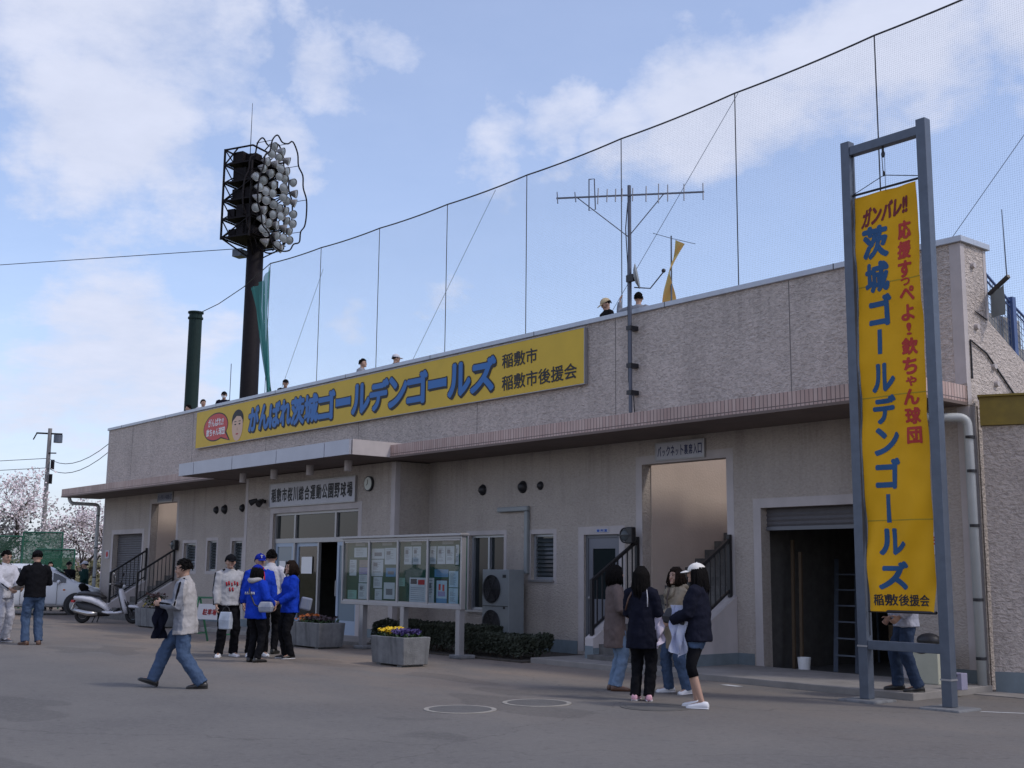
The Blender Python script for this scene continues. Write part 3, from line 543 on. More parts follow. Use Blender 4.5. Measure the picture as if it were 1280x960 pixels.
# ---------------------------------------------------------------- white name boards
def board(nm, label, x0, x1, z0, z1, y, texts, th=.05, col=None, bold=.02, ink=None, group=None, frame=True):
    t = thing(nm, label, 'sign', ((x0+x1)/2, y, z0), group=group)
    mb = MB(); mb.box(x0, x1, y-th, y, z0, z1); bevel(mb.build('panel', col or m_signwhite, t), .006)
    if frame:
        f = .022; mb = MB(); mb.box(x0-f, x0, y-th-.008, y, z0-f, z1+f); mb.box(x1, x1+f, y-th-.008, y, z0-f, z1+f); mb.box(x0, x1, y-th-.008, y, z1, z1+f); mb.box(x0, x1, y-th-.008, y, z0-f, z0); mb.build('frame', m_alu, t)
    mb = MB()
    for (s, a, b, c, d) in texts: text_into(mb, s, a, b, c, d, y-th-.003, bold=bold, grow=1)
    mb.build('lettering', ink or m_ink, t); return t
m_signwhite = M('sign_white', (.44, .44, .48), .5, var=.05, streak=.1)
s = '稲敷市桜川総合運動公園野球場'; n = len(s); X0, X1 = -27.02, -23.03; wch = (X1-X0-.14)/n
board('name_board', 'wide white name board with bold black characters above the glass entrance', X0, X1, 3.10, 3.65, -.927, [(ch, X0+.07+wch*i+.015, X0+.07+wch*(i+1)-.015, 3.20, 3.55) for i, ch in enumerate(s)], bold=.035)
s = 'バックネット裏席入口'; n = len(s); X0, X1 = -14.54, -13.43; wch = (X1-X0-.06)/n
m_navyink = M('navy_ink', (.02, .025, .09), .6)
board('stair_sign', 'small white sign with navy characters over the open stairway near the banner posts', X0, X1, 3.53, 3.81, -.01, [(ch, X0+.03+wch*i+(.022 if ch == 'ッ' else (.03 if ch == 'ト' else .008)), X0+.03+wch*(i+1)-(.022 if ch == 'ッ' else .008), 3.58, 3.69 if ch == 'ッ' else 3.76) for i, ch in enumerate(s)], th=.03, bold=.03, ink=m_navyink)
X0, X1 = -36.15, -35.05; wch = (X1-X0-.06)/n
board('stair_sign', 'small dim sign over the far open stairway behind the scooter', X0, X1, 3.62, 3.88, -.01, [(ch, X0+.03+wch*i+(.022 if ch == 'ッ' else (.03 if ch == 'ト' else .008)), X0+.03+wch*(i+1)-(.022 if ch == 'ッ' else .008), 3.67, 3.77 if ch == 'ッ' else 3.83) for i, ch in enumerate(s)], th=.03, bold=.03, ink=m_navyink, col=M('sign_greyblue', (.22, .24, .30), .6))
board('door_plate', 'tiny white plate with blue characters above the grey door', -16.13, -15.78, 2.275, 2.345, -.006, [(ch, -16.09+.1*i, -16.01+.1*i, 2.285, 2.335) for i, ch in enumerate('審判室')], th=.012, bold=.05, ink=M('blue_ink', (.02, .08, .35), .6), frame=False)
board('toilet_sign', 'white sign with red characters on the wall behind the right banner post', -9.62, -8.98, 1.83, 2.15, -.01, [(ch, -9.54+.29*i, -9.29+.29*i, 1.89, 2.10) for i, ch in enumerate('便所')], th=.02, bold=.03, ink=m_red, frame=False)
t = thing('fire_sign', 'small square red and white plate on the far left end wall', 'sign', (-40.1, -.01, 1.9)); mb = MB(); mb.box(-40.28, -39.98, -.03, -.004, 1.86, 2.14); mb.build('panel', m_signwhite, t); mb = MB(); P = ell(-40.13, 2.0, .1, .1, -.034, 20); mb.add(P, [tuple(range(20))]); mb.build('red_mark', m_red, t)
# ---------------------------------------------------------------- clock, lamps
t = thing('wall_clock', 'round white wall clock with dark rim beside the white name board', 'clock', (-22.48, -.93, 3.45))
mb = MB(); mb.cyl((-22.48, -.98, 3.46), (-22.48, -.924, 3.46), .17, n=28); mb.build('rim', m_dark, t); mb = MB(); mb.cyl((-22.48, -.986, 3.46), (-22.48, -.975, 3.46), .145, n=28); mb.build('face', M('clock_face', (.42, .44, .40), .4), t)
mb = MB(); mb.bar((-22.48, -.99, 3.46), (-22.48, -.99, 3.55), .012, .004); mb.bar((-22.48, -.99, 3.46), (-22.54, -.99, 3.42), .012, .004); mb.build('hands', m_ink, t)
def bulkhead(x, y, z, label):
    t = thing('wall_lamp', label, 'lamp', (x, y, z), group='round lamps beside the stairways')
    mb = MB(); mb.box(x-.03, x+.13, y-.12, y+.0, z-.15, z+.15); bevel(mb.build('housing', m_black, t), .02)
    mb = MB(); mb.tube([(x-.05+.13*cos(a)*.2, y-.06-.001, z) for a in (0, pi)], .13, 20) if False else mb.sphere((x-.05, y-.10, z), (.10, .06, .11), 18, 12); mb.build('diffuser', M('lamp_glass', (.07, .08, .085), .25, spec=.3), t, smooth=True)
    mb = MB(); mb.tube([(x-.05+.122*cos(2*pi*k/20), y-.105, z+.128*sin(2*pi*k/20)) for k in range(20)], .014, 6, closed=True); mb.bar((x-.17, y-.17, z), (x+.07, y-.17, z), .012, .018); mb.build('guard', m_black, t)
bulkhead(-15.05, -.17, 2.20, 'round caged bulkhead lamp at the stair rail by the grey door'); bulkhead(-34.55, -.04, 2.25, 'round caged bulkhead lamp at the stair rail behind the scooter')
t = thing('security_light', 'black twin spotlight fixed on the entrance wall left of the name board', 'spotlight', (-27.35, -.93, 3.25))
mb = MB(); mb.cyl((-27.35, -.922, 3.25), (-27.35, -.98, 3.25), .05); mb.tube([(-27.35, -.97, 3.25), (-27.45, -1.02, 3.30), (-27.6, -1.03, 3.28)], .02, 6); mb.build('bracket', m_black, t)
for a, b in (((-27.6, -1.03, 3.30), (-27.74, -1.14, 3.22)), ((-27.32, -1.0, 3.28), (-27.26, -1.17, 3.16))): mb = MB(); mb.cyl(a, b, .045, .085, 12); mb.build('lamp_head', m_black, t)
# ---------------------------------------------------------------- notice board
nb = thing('notice_board', 'long aluminium glass fronted notice board on three posts before the wall', 'notice board', (-19.1, -2.35, 0))
A, B, C_, D_ = -21.09, -17.05, .86, 2.17; yf, yb = -2.45, -2.32
mb = MB(); mb.box(A, B, yb-.02, yb, C_, D_); mb.build('back_panel', M('green_felt', (.018, .075, .05), .9, var=.15), nb)
mb = MB(); mb.box(A, A+.04, yf, yb-.021, C_, D_); mb.box(B-.04, B, yf, yb-.021, C_, D_); mb.box(A+.04, B-.04, yf, yb-.021, C_, C_+.07); mb.box(A-.03, B+.03, yf-.05, yb+.02, D_+.001, D_+.045); mb.box(A+.04, B-.04, yf, yb-.021, D_-.05, D_); bevel(mb.build('case', m_alu, nb), .006)
divs = [A+.04, -20.1, -19.09, -18.11, B-.04]
mb = MB()
for x in divs[1:4]: mb.box(x-.028, x+.028, yf+.005, yf+.045, C_+.07, D_-.05)
for a, b in zip(divs, divs[1:]): mb.box(a+.03, b-.03, yf+.012, yf+.04, C_+.07, C_+.10); mb.box(a+.03, b-.03, yf+.012, yf+.04, D_-.08, D_-.05)
mb.build('sliding_frame', m_alu, nb)
for a, b in zip(divs, divs[1:]):
    mb = MB(); mb.quad((a+.01, yf+.028, C_+.09), (b-.01, yf+.028, C_+.09), (b-.01, yf+.028, D_-.07), (a+.01, yf+.028, D_-.07)); mb.build('glass_pane', m_glass, nb)
for x in (-20.32, -18.9, -17.15):
    mb = MB(); mb.box(x-.06, x+.06, -2.44, -2.33, .05, C_-.001); mb.build('post', m_alu, nb)
    mb = MB(); mb.box(x-.17, x+.17, -2.50, -2.15, 0, .07); bevel(mb.build('footing', m_oldconc, nb), .02)
    mb = MB(); mb.cyl((x+.12, -2.40, C_-.05), (x+.12, -2.36, C_-.05), .05); 
mb = MB()
for a, b in zip(divs, divs[1:]): mb.box((a+b)/2-.17, (a+b)/2+.17, yb-.028, yb-.021, D_-.145, D_-.085)
mb.build('heading_strip', M('heading_grey', (.20, .22, .22), .7), nb)
def xmap(c):
    xs = [65, 290, 547, 785, 1065]; Xs = [-21.07, -20.1, -19.09, -18.11, -17.09]
    for i in range(4):
        if c <= xs[i+1] or i == 3: return Xs[i]+(c-xs[i])/(xs[i+1]-xs[i])*(Xs[i+1]-Xs[i])
def zmap(cx, cy): t0 = 128-12*(cx-65)/1000; t1 = 690+35*(cx-65)/1000; return 2.14-(cy-t0)/(t1-t0)*(2.14-.90)
pc = dict(w=(.50, .54, .58), b=(.09, .24, .42), g=(.22, .42, .36), l=(.36, .50, .60), p=(.26, .24, .42), n=(.30, .24, .22))
pm = {k: M('paper_'+{'w': 'white', 'b': 'blue', 'g': 'green', 'l': 'pale_blue', 'p': 'purple', 'n': 'brown'}[k], v, .8, var=.06, scale=3) for k, v in pc.items()}
pink = M('print_grey', (.14, .15, .18), .8); 
papers = [(160,195,270,283,'w',0,'white landscape notice at the top of the first glass pane'),(122,305,183,450,'w',0,'narrow white slip at the left of the first glass pane'),(207,308,283,372,'n',0,'brownish leaflet high on the right of the first glass pane'),(207,376,283,438,'p',0,'purple leaflet in the middle of the first glass pane'),(207,442,283,512,'w',0,'plain white sheet below the purple leaflet'),(205,520,280,662,'w',1,'white sheet with a black picture at the bottom of the first glass pane'),(112,582,190,662,'g',0,'pale green sheet at the lower left of the first glass pane'),
 (315,205,428,298,'w',2,'white sheet with a dark photo at the top left of the second glass pane'),(432,200,533,350,'w',1,'tall white sheet at the top right of the second glass pane'),(315,305,420,455,'w',1,'white sheet with small drawings in the left middle of the second glass pane'),(445,380,533,460,'b',2,'blue picture sheet on the right of the second glass pane'),(335,462,413,563,'w',0,'cream lined sheet low in the second glass pane'),(430,512,527,660,'w',2,'white sheet with a dark round picture at the lower right of the second glass pane'),(350,572,415,668,'w',0,'white sheet at the bottom of the second glass pane'),
 (600,190,664,350,'w',1,'left sheet of the white pair at the top of the third glass pane'),(668,190,733,350,'w',1,'right sheet of the white pair at the top of the third glass pane'),(648,468,778,688,'w',3,'large white poster with a black and red heading in the third glass pane'),(565,470,610,545,'g',0,'pale green patch of paper in the third glass pane'),
 (810,190,862,348,'w',1,'leftmost of the four sheets along the top of the last glass pane'),(872,190,940,348,'w',1,'second of the four sheets along the top of the last glass pane'),(945,190,1015,348,'w',1,'third of the four sheets along the top of the last glass pane'),(1026,178,1052,355,'w',1,'slim sheet at the far right along the top of the last glass pane'),(850,395,968,462,'b',0,'blue landscape leaflet in the middle of the last glass pane'),(800,470,848,688,'w',1,'tall narrow white sheet at the lower left of the last glass pane'),(862,480,965,697,'l',4,'dark edged poster with red figures over a blue foot in the last glass pane'),(974,410,1050,552,'l',0,'upper pale blue sheet at the right of the last glass pane'),(974,560,1050,697,'l',0,'lower pale blue sheet at the right of the last glass pane')]
rp = random.Random(3)
for (a, b_, c, d_, k, st, lab) in papers:
    x0, x1, z1, z0 = xmap(a)-.13, xmap(c)-.13, zmap(a, b_), zmap(a, d_); x0 = max(x0, A+.05); y = yb-.024; mb = MB(); q = lambda u0, u1, v0, v1, m, dy=.0015: mb.quad((x0+(x1-x0)*u0, y-dy, z0+(z1-z0)*v0), (x0+(x1-x0)*u1, y-dy, z0+(z1-z0)*v0), (x0+(x1-x0)*u1, y-dy, z0+(z1-z0)*v1), (x0+(x1-x0)*u0, y-dy, z0+(z1-z0)*v1), m)
    mb.box(x0, x1, y-.001, y, z0, z1, 0)
    if st in (0, 1):
        v = .9
        while v > .12:
            if rp.random() < .8: q(.12, .12+.4*rp.random()+.3, v-.022, v, 1)
            v -= .06
    if st == 1: q(.15, .5, .6, .8, 1, .0025)
    if st == 2: q(.2, .8, .25, .62, 1)
    if st == 3: q(.06, .45, .74, .95, 3); q(.52, .92, .72, .92, 2); [q(.08, .9, v, v+.02, 1) for v in (.1, .18, .26, .34, .42, .5, .58)]
    if st == 4: q(0, 1, 0, 1, 3, .0012); q(.07, .93, .22, .94, 0, .002); q(.07, .93, .03, .22, 4, .002); q(.25, .42, .55, .80, 2, .003); q(.56, .73, .52, .78, 2, .003); q(.2, .8, .3, .5, 5, .003)
    tag(mb.build('notice_paper', [pm[k], pink, m_red, m_ink, pm['b'], pm['p']], loc=((x0+x1)/2, y, (z0+z1)/2)), lab, 'notice', 'papers pinned in the notice board')
# ---------------------------------------------------------------- air conditioner
ac = thing('air_conditioner', 'tall grey outdoor air conditioner unit with two fans standing against the wall', 'air conditioner', (-18.0, -.5, 0))
mb = MB(); mb.box(-18.80, -17.98, -.58, -.18, .08, 1.58); bevel(mb.build('cabinet', m_pvc, ac), .012)
for z in (1.20, .52):
    mb = MB(); mb.cyl((-18.50, -.59, z), (-18.50, -.582, z), .27, n=32); mb.build('fan_opening', m_ink, ac)
    mb = MB()
    for r_ in (.06, .12, .18, .24, .27): mb.tube([(-18.50+r_*cos(2*pi*k/28), -.60, z+r_*sin(2*pi*k/28)) for k in range(28)], .005, 4, closed=True)
    for k in range(6): mb.bar((-18.50, -.603, z), (-18.50+.27*cos(k*pi/3), -.603, z+.27*sin(k*pi/3)), .01, .01)
    mb.build('fan_grille', m_dark, ac)
    mb = MB(); mb.box(-18.79, -17.99, -.586, -.581, z-.335, z-.325); mb.build('panel_seam', m_dark, ac)
for a, b, c, d in ((-18.16, -18.06, 1.42, 1.48), (-18.14, -18.08, .82, .86)): mb = MB(); mb.box(a, b, -.587, -.581, c, d); mb.build('badge', m_dark, ac)
mb = MB(); mb.box(-18.75, -18.03, -.55, -.22, 0, .078); mb.build('base', m_oldconc, ac)
# ---------------------------------------------------------------- hedges
m_hedge = M('hedge_leaf', (.035, .042, .028), .7, var=.4, scale=9, spec=.3); m_twig = M('twig', (.05, .035, .025), .9)
def hedge(x0, x1, y0, y1, z1, n, label, seed):
    t = thing('hedge', label, 'hedge', ((x0+x1)/2, (y0+y1)/2, 0), group='clipped hedges under the notice board'); rd = random.Random(seed); mb = MB(); tw = MB()
    for i in range(n):
        f = rd.random(); x = x0+(x1-x0)*rd.random(); y = y0+(y1-y0)*rd.random(); z = .10+(z1-.10)*rd.random()**.7
        if rd.random() < .75:
            k = rd.randrange(4)
            if k == 0: y = y0+abs(rd.gauss(0, .04))
            elif k == 1: z = z1-abs(rd.gauss(0, .05))
            elif k == 2: x = x1-abs(rd.gauss(0, .05))
            else: y = y0+abs(rd.gauss(0, .07))
        z += .04*noise.noise(V((x*3, y*3, 0)))*2; y += .05*noise.noise(V((x*2.2, z*3, 4)))
        if z < .22 and rd.random() < .55: continue
        s = .02+.022*rd.random(); a = V((rd.gauss(0, 1), rd.gauss(0, 1), rd.gauss(0, 1))).normalized(); b = a.orthogonal().normalized(); c = a.cross(b); p = V((x, y, z))
        mb.add([p-b*s, p+c*s*.55, p+b*s, p-c*s*.55], [(0, 1, 2, 3)])
    for i in range(int((x1-x0)*14)):
        x = x0+.1+(x1-x0-.2)*rd.random(); y = y0+.1+(y1-y0-.2)*rd.random(); tw.tube([(x, y, 0), (x+rd.gauss(0, .05), y+rd.gauss(0, .05), .2), (x+rd.gauss(0, .12), y+rd.gauss(0, .12), z1-.06)], [.012, .008, .004], 5)
    mb.build('foliage', m_hedge, t); tw.build('stem', m_twig, t)
hedge(-20.55, -17.35, -2.05, -1.2, .54, 15000, 'long clipped dark hedge behind the yellow flower planter', 1)
hedge(-17.3, -16.0, -1.98, -1.15, .42, 7500, 'short thin hedge in front of the air conditioner unit', 2)
# soil bed under the hedges
mb = MB(); mb.box(-20.65, -15.74, -2.12, -.03, -.01, .03); struct(mb.build('soil_bed', M('soil', (.055, .045, .036), .95, var=.3, scale=12, bump=.6, bscale=40)))
# ---------------------------------------------------------------- concrete planters
m_soil = M('planter_soil', (.04, .03, .025), .95, var=.3, scale=20)
def planter(cx, cy, rz, L_, W_, H_, flowers, label, seed, leaf=(.03, .06, .02)):
    t = thing('concrete_planter', label, 'planter', (cx, cy, 0), rz, 'concrete planters in front of the building'); rd = random.Random(seed)
    a, b = L_/2, W_/2; tp = .03
    ring = lambda u, v, z: [(-u, -v, z), (u, -v, z), (u, v, z), (-u, v, z)]
    mb = MB(); mb.rings([ring(a-tp, b-tp, .03), ring(a, b, H_), ring(a-.06, b-.06, H_), ring(a-.07, b-.07, H_-.06)], cap=True); bevel(mb.build('trough', m_oldconc, t, local=True), .012)
    
    for u in (-a+.12, a-.25): mb = MB(); mb.box(u, u+.13, -b+.06, b-.06, 0, .03); mb.build('foot', m_oldconc, t, local=True)
    mb = MB(); mb.quad(*[(p[0], p[1], H_-.05) for p in ring(a-.07, b-.07, 0)]); mb.build('soil', m_soil, t, local=True)
    for (nm, col, u0, u1, n, hh) in flowers:
        for_leaf = MB(); fl = MB()
        for i in range(n):
            u = (-a+.09)+(2*a-.18)*(u0+(u1-u0)*rd.random()); v = (-b+.09)+(2*b-.18)*rd.random(); h = H_-.04+hh*(.4+.6*rd.random())
            for k in range(4):
                s = .03+.02*rd.random(); an = rd.random()*6.28; p = V((u+rd.gauss(0, .035), v+rd.gauss(0, .035), h-.03-.05*rd.random())); d = V((cos(an), sin(an), .3+rd.random()*.5)).normalized(); e = d.cross(V((0, 0, 1))).normalized()
                for_leaf.add([p-d*s, p+e*s*.5, p+d*s, p-e*s*.5], [(0, 1, 2, 3)])
            ts = V((rd.gauss(0, .5), rd.gauss(-.4, .5), .8)).normalized(); e = ts.orthogonal().normalized(); g = ts.cross(e); c = V((u, v, h+.02)); R_ = .028+.014*rd.random()
            for k in range(5):
                an = 2*pi*k/5; d = e*cos(an)+g*sin(an); q = e*cos(an+1.57)+g*sin(an+1.57); fl.add([c, c+d*R_*.6+q*R_*.5+ts*.01, c+d*R_, c+d*R_*.6-q*R_*.5+ts*.01], [(0, 1, 2, 3)])
        for_leaf.build('leaves', M('flower_leaf', leaf, .6, var=.3), t, local=True); fl.build(nm, M(nm, col, .6, var=.2, scale=14), t, local=True)
planter(-16.52, -4.10, 0, .98, .54, .47, [('yellow_flowers', (.72, .48, .01), .02, .52, 110, .15), ('purple_flowers', (.06, .04, .16), .5, .98, 120, .13)], 'weathered concrete planter with yellow and purple pansies, nearest to the road', 5)
planter(-21.25, -2.92, 0, 1.30, .60, .50, [('orange_flowers', (.50, .13, .02), .05, .5, 70, .16), ('dark_flowers', (.05, .03, .035), .3, .98, 90, .14)], 'concrete planter with orange and dark flowers beside the entrance door', 6)
planter(-30.55, -2.30, 0, 1.35, .62, .50, [('sparse_flowers', (.35, .27, .02), .1, .7, 28, .14), ('reddish_shrub', (.08, .03, .025), .2, .8, 90, .42)], 'concrete planter with reddish shrub next to the white scooter', 8)
# ---------------------------------------------------------------- folding sign
t = thing('a_frame_sign', 'green A frame stand carrying a small white notice with red characters', 'sign stand', (-23.75, -3.95, 0), radians(20)); m_green = M('green_paint', (.02, .12, .06), .5)
mb = MB()
for s in (-.42, .42):
    for q in (-.3, .3): mb.bar((s, q, 0), (s, .02*(1 if q > 0 else -1), .92), .03)
    mb.bar((s, -.25, .18), (s, .25, .18), .025)
mb.bar((-.44, 0, .93), (.44, 0, .93), .05, .04); mb.build('frame', m_green, t, local=True)
mb = MB(); mb.rings([[(-.36, -.145, .48), (.36, -.145, .48), (.36, -.125, .48), (-.36, -.125, .48)], [(-.36, -.065, .80), (.36, -.065, .80), (.36, -.045, .80), (-.36, -.045, .80)]]); mb.build('board', M('board_white', (.40, .40, .42), .6), t, local=True)
mb = MB()
text_into(mb, '駐車場', -.20, .20, .57, .70, 0, bold=.03, grow=1, fn=lambda p: (p[0], -.149+(p[2]-.48)*.25, p[2])); mb.build('lettering', m_red, t, local=True)
# ---------------------------------------------------------------- banner frame and banner
bf = thing('banner_stand', 'tall grey steel frame of two square posts joined by a top beam and crossbar', 'banner frame', (-8.2, -2.47, 0))
for x in (-8.735, -7.625):
    mb = MB(); mb.box(x-.065, x+.065, -2.53, -2.40, .03, 7.2); bevel(mb.build('post', m_steel, bf), .006)
    mb = MB(); mb.box(x-.26, x+.26, -2.72, -2.22, -.02, .028); bevel(mb.build('footing', m_oldconc, bf), .02)
    mb = MB(); mb.box(x-.072, x+.072, -2.537, -2.393, .66 if x < -8 else .33, (.66 if x < -8 else .33)+.02); mb.build('wire_tie', m_alu, bf)
mb = MB(); mb.box(-8.67, -7.69, -2.52, -2.41, 7.0, 7.12); bevel(mb.build('top_beam', m_steel, bf), .006)
mb = MB(); mb.box(-8.67, -7.69, -2.52, -2.42, .63, .74); bevel(mb.build('crossbar', m_steel, bf), .006)
mb = MB(); mb.tube([(-8.2, -2.47, 7.0), (-8.2, -2.47, 6.93)], .015, 6); mb.sphere((-8.2, -2.47, 6.90), (.03, .015, .045), 10, 8); mb.sphere((-8.2, -2.47, 6.64), (.018, .012, .04), 8, 6); mb.build('pulley', m_dark, bf)
mb = MB(); mb.tube([(-8.22, -2.47, 6.9), (-8.21, -2.47, 6.66)], .006, 4); mb.tube([(-8.18, -2.47, 6.9), (-8.17, -2.49, 6.4)], .004, 4); mb.tube([(-8.66, -2.47, 6.47), (-8.2, -2.47, 6.62), (-7.72, -2.47, 6.49)], .006, 4); mb.tube([(-8.66, -2.46, 7.0), (-8.66, -2.46, .8)], .006, 4); mb.tube([(-7.71, -2.46, 7.0), (-7.71, -2.46, .8)], .006, 4); mb.build('rope', m_dark, bf)
m_seam = M('seam_ochre', (.38, .25, .01), .8); bn = thing('banner', 'yellow vertical cloth banner with blue and red Japanese lettering hanging in the frame', 'banner', (-8.2, -2.47, 1.1))
BX0, BX1, BZ0, BZ1 = -8.655, -7.745, 1.10, 6.42
def ban(p, off=0):
    x, y, z = p; t = (x-BX0)/(BX1-BX0); h = (z-BZ0)/(BZ1-BZ0); low = max(0, 1-h*3.2)
    d = .024*sin(t*9+h*5)*(.35+low)+.03*sin(h*23+t*3)*.5+.012*sin((t-h*3)*14)*(.4+low)+.010*noise.noise(V((t*5, 0, h*26)))+low*.05*sin(t*5.5+1.1-h*9)+.015*noise.noise(V((x*3, 0, z*2)))
    nx = BX0+(t)*(BX1-BX0)+low*low*(.04 if t < .5 else 0)*(1-2*t if t < .5 else 0)
    return (nx, -2.47-d-off, z)
mb = MB(); nx, nz = 26, 130; g = [[ban((BX0+(BX1-BX0)*i/nx, 0, BZ0+(BZ1-BZ0)*j/nz)) for i in range(nx+1)] for j in range(nz+1)]
vs = [p for r_ in g for p in r_]; vb = [(p[0], p[1]+.004, p[2]) for p in vs]
mb.add(vs, [(j*(nx+1)+i, j*(nx+1)+i+1, (j+1)*(nx+1)+i+1, (j+1)*(nx+1)+i) for j in range(nz) for i in range(nx)])
mb.build('cloth', M('banner_cloth', (.68, .35, .006), .7, var=.04, scale=2, spec=.25), bn, smooth=True)
mb = MB(); mb.tube([(-8.67, -2.47, 6.455), (-7.70, -2.47, 6.455)], .016, 8); mb.tube([(-8.64, -2.50, 1.10), (-7.72, -2.50, 1.10)], .018, 8); mb.build('rod', m_dark, bn)
for z in (5.2, 3.75, 2.2):
    mb = MB()
    for i in range(nx):
        a = ban((BX0+(BX1-BX0)*i/nx, 0, z), .002); b = ban((BX0+(BX1-BX0)*(i+1)/nx, 0, z), .002); mb.quad(a, b, (b[0], b[1], z+.015), (a[0], a[1], z+.015))
    mb.build('seam', m_seam, bn)
def ban_build(mbx, name, mat):
    me = mbx.mesh('tmp'); bm = bmesh.new(); bm.from_mesh(me); bmesh.ops.triangulate(bm, faces=bm.faces)
    for _ in range(4):
        es = [e for e in bm.edges if e.calc_length() > .07]
        if not es: break
        bmesh.ops.subdivide_edges(bm, edges=es, cuts=1); bmesh.ops.triangulate(bm, faces=bm.faces)
    for v in bm.verts: p = ban(tuple(v.co), .004-v.co.y); v.co = V(p)-V(wloc(bn))
    bm.to_mesh(me); bm.free(); me.name = name; me.materials.append(mat)
    o = bpy.data.objects.new(name, me); COL.objects.link(o); o.parent = bn; return o
T1 = MB()
for ch, x0, x1, z1, z0 in (('茨', -8.55, -8.17, 5.98, 5.54), ('城', -8.54, -8.17, 5.50, 5.10), ('ゴ', -8.51, -8.16, 5.07, 4.66), ('ー', -8.385, -8.325, 4.62, 4.30), ('ル', -8.50, -8.14, 4.18, 3.81), ('デ', -8.50, -8.15, 3.77, 3.41), ('ン', -8.49, -8.14, 3.37, 3.01), ('ゴ', -8.48, -8.14, 2.98, 2.59), ('ー', -8.35, -8.29, 2.53, 2.18), ('ル', -8.47, -8.11, 2.11, 1.78), ('ズ', -8.46, -8.11, 1.71, 1.36)):
    if ch == 'ー': T1.box(x0, x1, -.0005, 0, z0, z1)
    else: text_into(T1, ch, x0, x1, z0, z1, 0, bold=.045)
ban_build(T1, 'lettering', M('banner_blue', (.012, .075, .19), .7))
T2 = MB()
for ch, x0, x1, z1, z0 in (('応', -8.05, -7.86, 5.97, 5.72), ('援', -8.05, -7.86, 5.70, 5.46), ('す', -8.05, -7.86, 5.44, 5.22), ('っ', -8.02, -7.90, 5.22, 5.12), ('ぺ', -8.05, -7.84, 5.11, 4.92), ('よ', -8.04, -7.86, 4.88, 4.67), ('!', -7.98, -7.915, 4.645, 4.49), ('欽', -8.05, -7.84, 4.46, 4.24), ('ち', -8.04, -7.85, 4.21, 3.99), ('ゃ', -8.00, -7.86, 3.97, 3.84), ('ん', -8.04, -7.84, 3.81, 3.61), ('球', -8.04, -7.83, 3.58, 3.37), ('団', -8.03, -7.83, 3.34, 3.13)):
    text_into(T2, ch, x0, x1, z0, z1, 0, bold=.045)
ban_build(T2, 'red_lettering', M('banner_red', (.42, .03, .02), .7))
T3 = MB(); text_into(T3, 'ガンバレ!!', -8.56, -7.88, 6.02, 6.27, 0, bold=.075, shear=.25, grow=1, fn=lambda p: (p[0], p[1], p[2]+(p[0]+8.2)*.14)); ban_build(T3, 'slogan_lettering', M('banner_maroon', (.16, .012, .018), .7))
T4 = MB(); text_into(T4, '稲敷後援会', -8.55, -7.83, 1.17, 1.31, 0, bold=.02, grow=1); ban_build(T4, 'foot_lettering', m_ink)
# ---------------------------------------------------------------- items by the right post, in the storeroom, on the ground
t = thing('storage_cabinet', 'slim cream cabinet with a dark oval hole behind the right banner post', 'cabinet', (-9.05, -.55, .09)); mb = MB(); mb.box(-9.28, -8.86, -.62, -.22, .09, .62); bevel(mb.build('body', M('cream_cabinet', (.42, .42, .33), .6, var=.06), t), .01); mb = MB(); P = ell(-9.1, .52, .09, .035, -.624, 20); mb.add(P, [tuple(range(20))]); mb.build('handle_hole', m_ink, t)
mb = MB(); mb.sphere((-9.08, -.45, .66), (.17, .14, .10), 18, 10, lambda u, p: V((p.x, p.y, max(p.z, -.04)))); tag(mb.build('helmet', m_dark, smooth=True, loc=(-9.08, -.45, .62)), 'dark rounded helmet lying on the slim cream cabinet', 'helmet')
t = thing('small_box', 'small pale lavender box tied at the foot of the right banner post', 'box', (-8.45, -1.0, .09)); mb = MB(); mb.box(-8.50, -8.28, -1.05, -.90, .09, .30); bevel(mb.build('body', M('lavender_plastic', (.26, .25, .34), .5), t), .008); mb = MB(); mb.cyl((-8.36, -1.056, .27), (-8.36, -1.05, .27), .025); mb.build('clip', m_ink, t)
t = thing('bucket', 'small white bucket on the floor inside the open storeroom', 'bucket', (-11.72, .30, .02)); mb = MB(); mb.rings([[(-11.72+r_*cos(2*pi*k/20), .30+r_*sin(2*pi*k/20), z) for k in range(20)] for r_, z in ((.085, .02), (.105, .25), (.098, .25), (.08, .04))]); mb.build('body', m_white, t, smooth=False); mb = MB(); mb.tube([(-11.72+.105*cos(a), .30+.02, .24-.12*sin(a)) for a in [pi*k/10 for k in range(11)]], .004, 4); mb.build('handle', m_alu, t)
t = thing('step_ladder', 'grey aluminium ladder leaning inside the open storeroom', 'ladder', (-11.4, 1.1, .02)); mb = MB()
for s in (0, .40): mb.bar((-11.42+s, .70, .02), (-12.25+s, 2.0, 1.80), .07, .035)
mb.build('rail', m_steel, t); mb = MB()
for k in range(1, 7): q = k/7; mb.bar((-11.42-.83*q, .7+1.3*q, .02+1.78*q), (-11.42-.83*q+.40, .7+1.3*q, .02+1.78*q), .05, .025)
mb.build('rung', m_steel, t)
t = thing('shelf_rack', 'dark shelf rack with bundles at the back of the storeroom', 'shelf', (-12.0, 3.4, .02)); mb = MB()
for x in (-13.2+.9, -10.9): 
    for y in (3.2, 3.7): mb.box(x, x+.04, y, y+.04, .02, 2.3)
for z in (.3, .9, 1.5, 2.1): mb.box(-12.3, -10.86, 3.2, 3.74, z, z+.03)
mb.build('frame', m_steel, t)
m_box = M('cardboard', (.28, .20, .13), .9, var=.1)
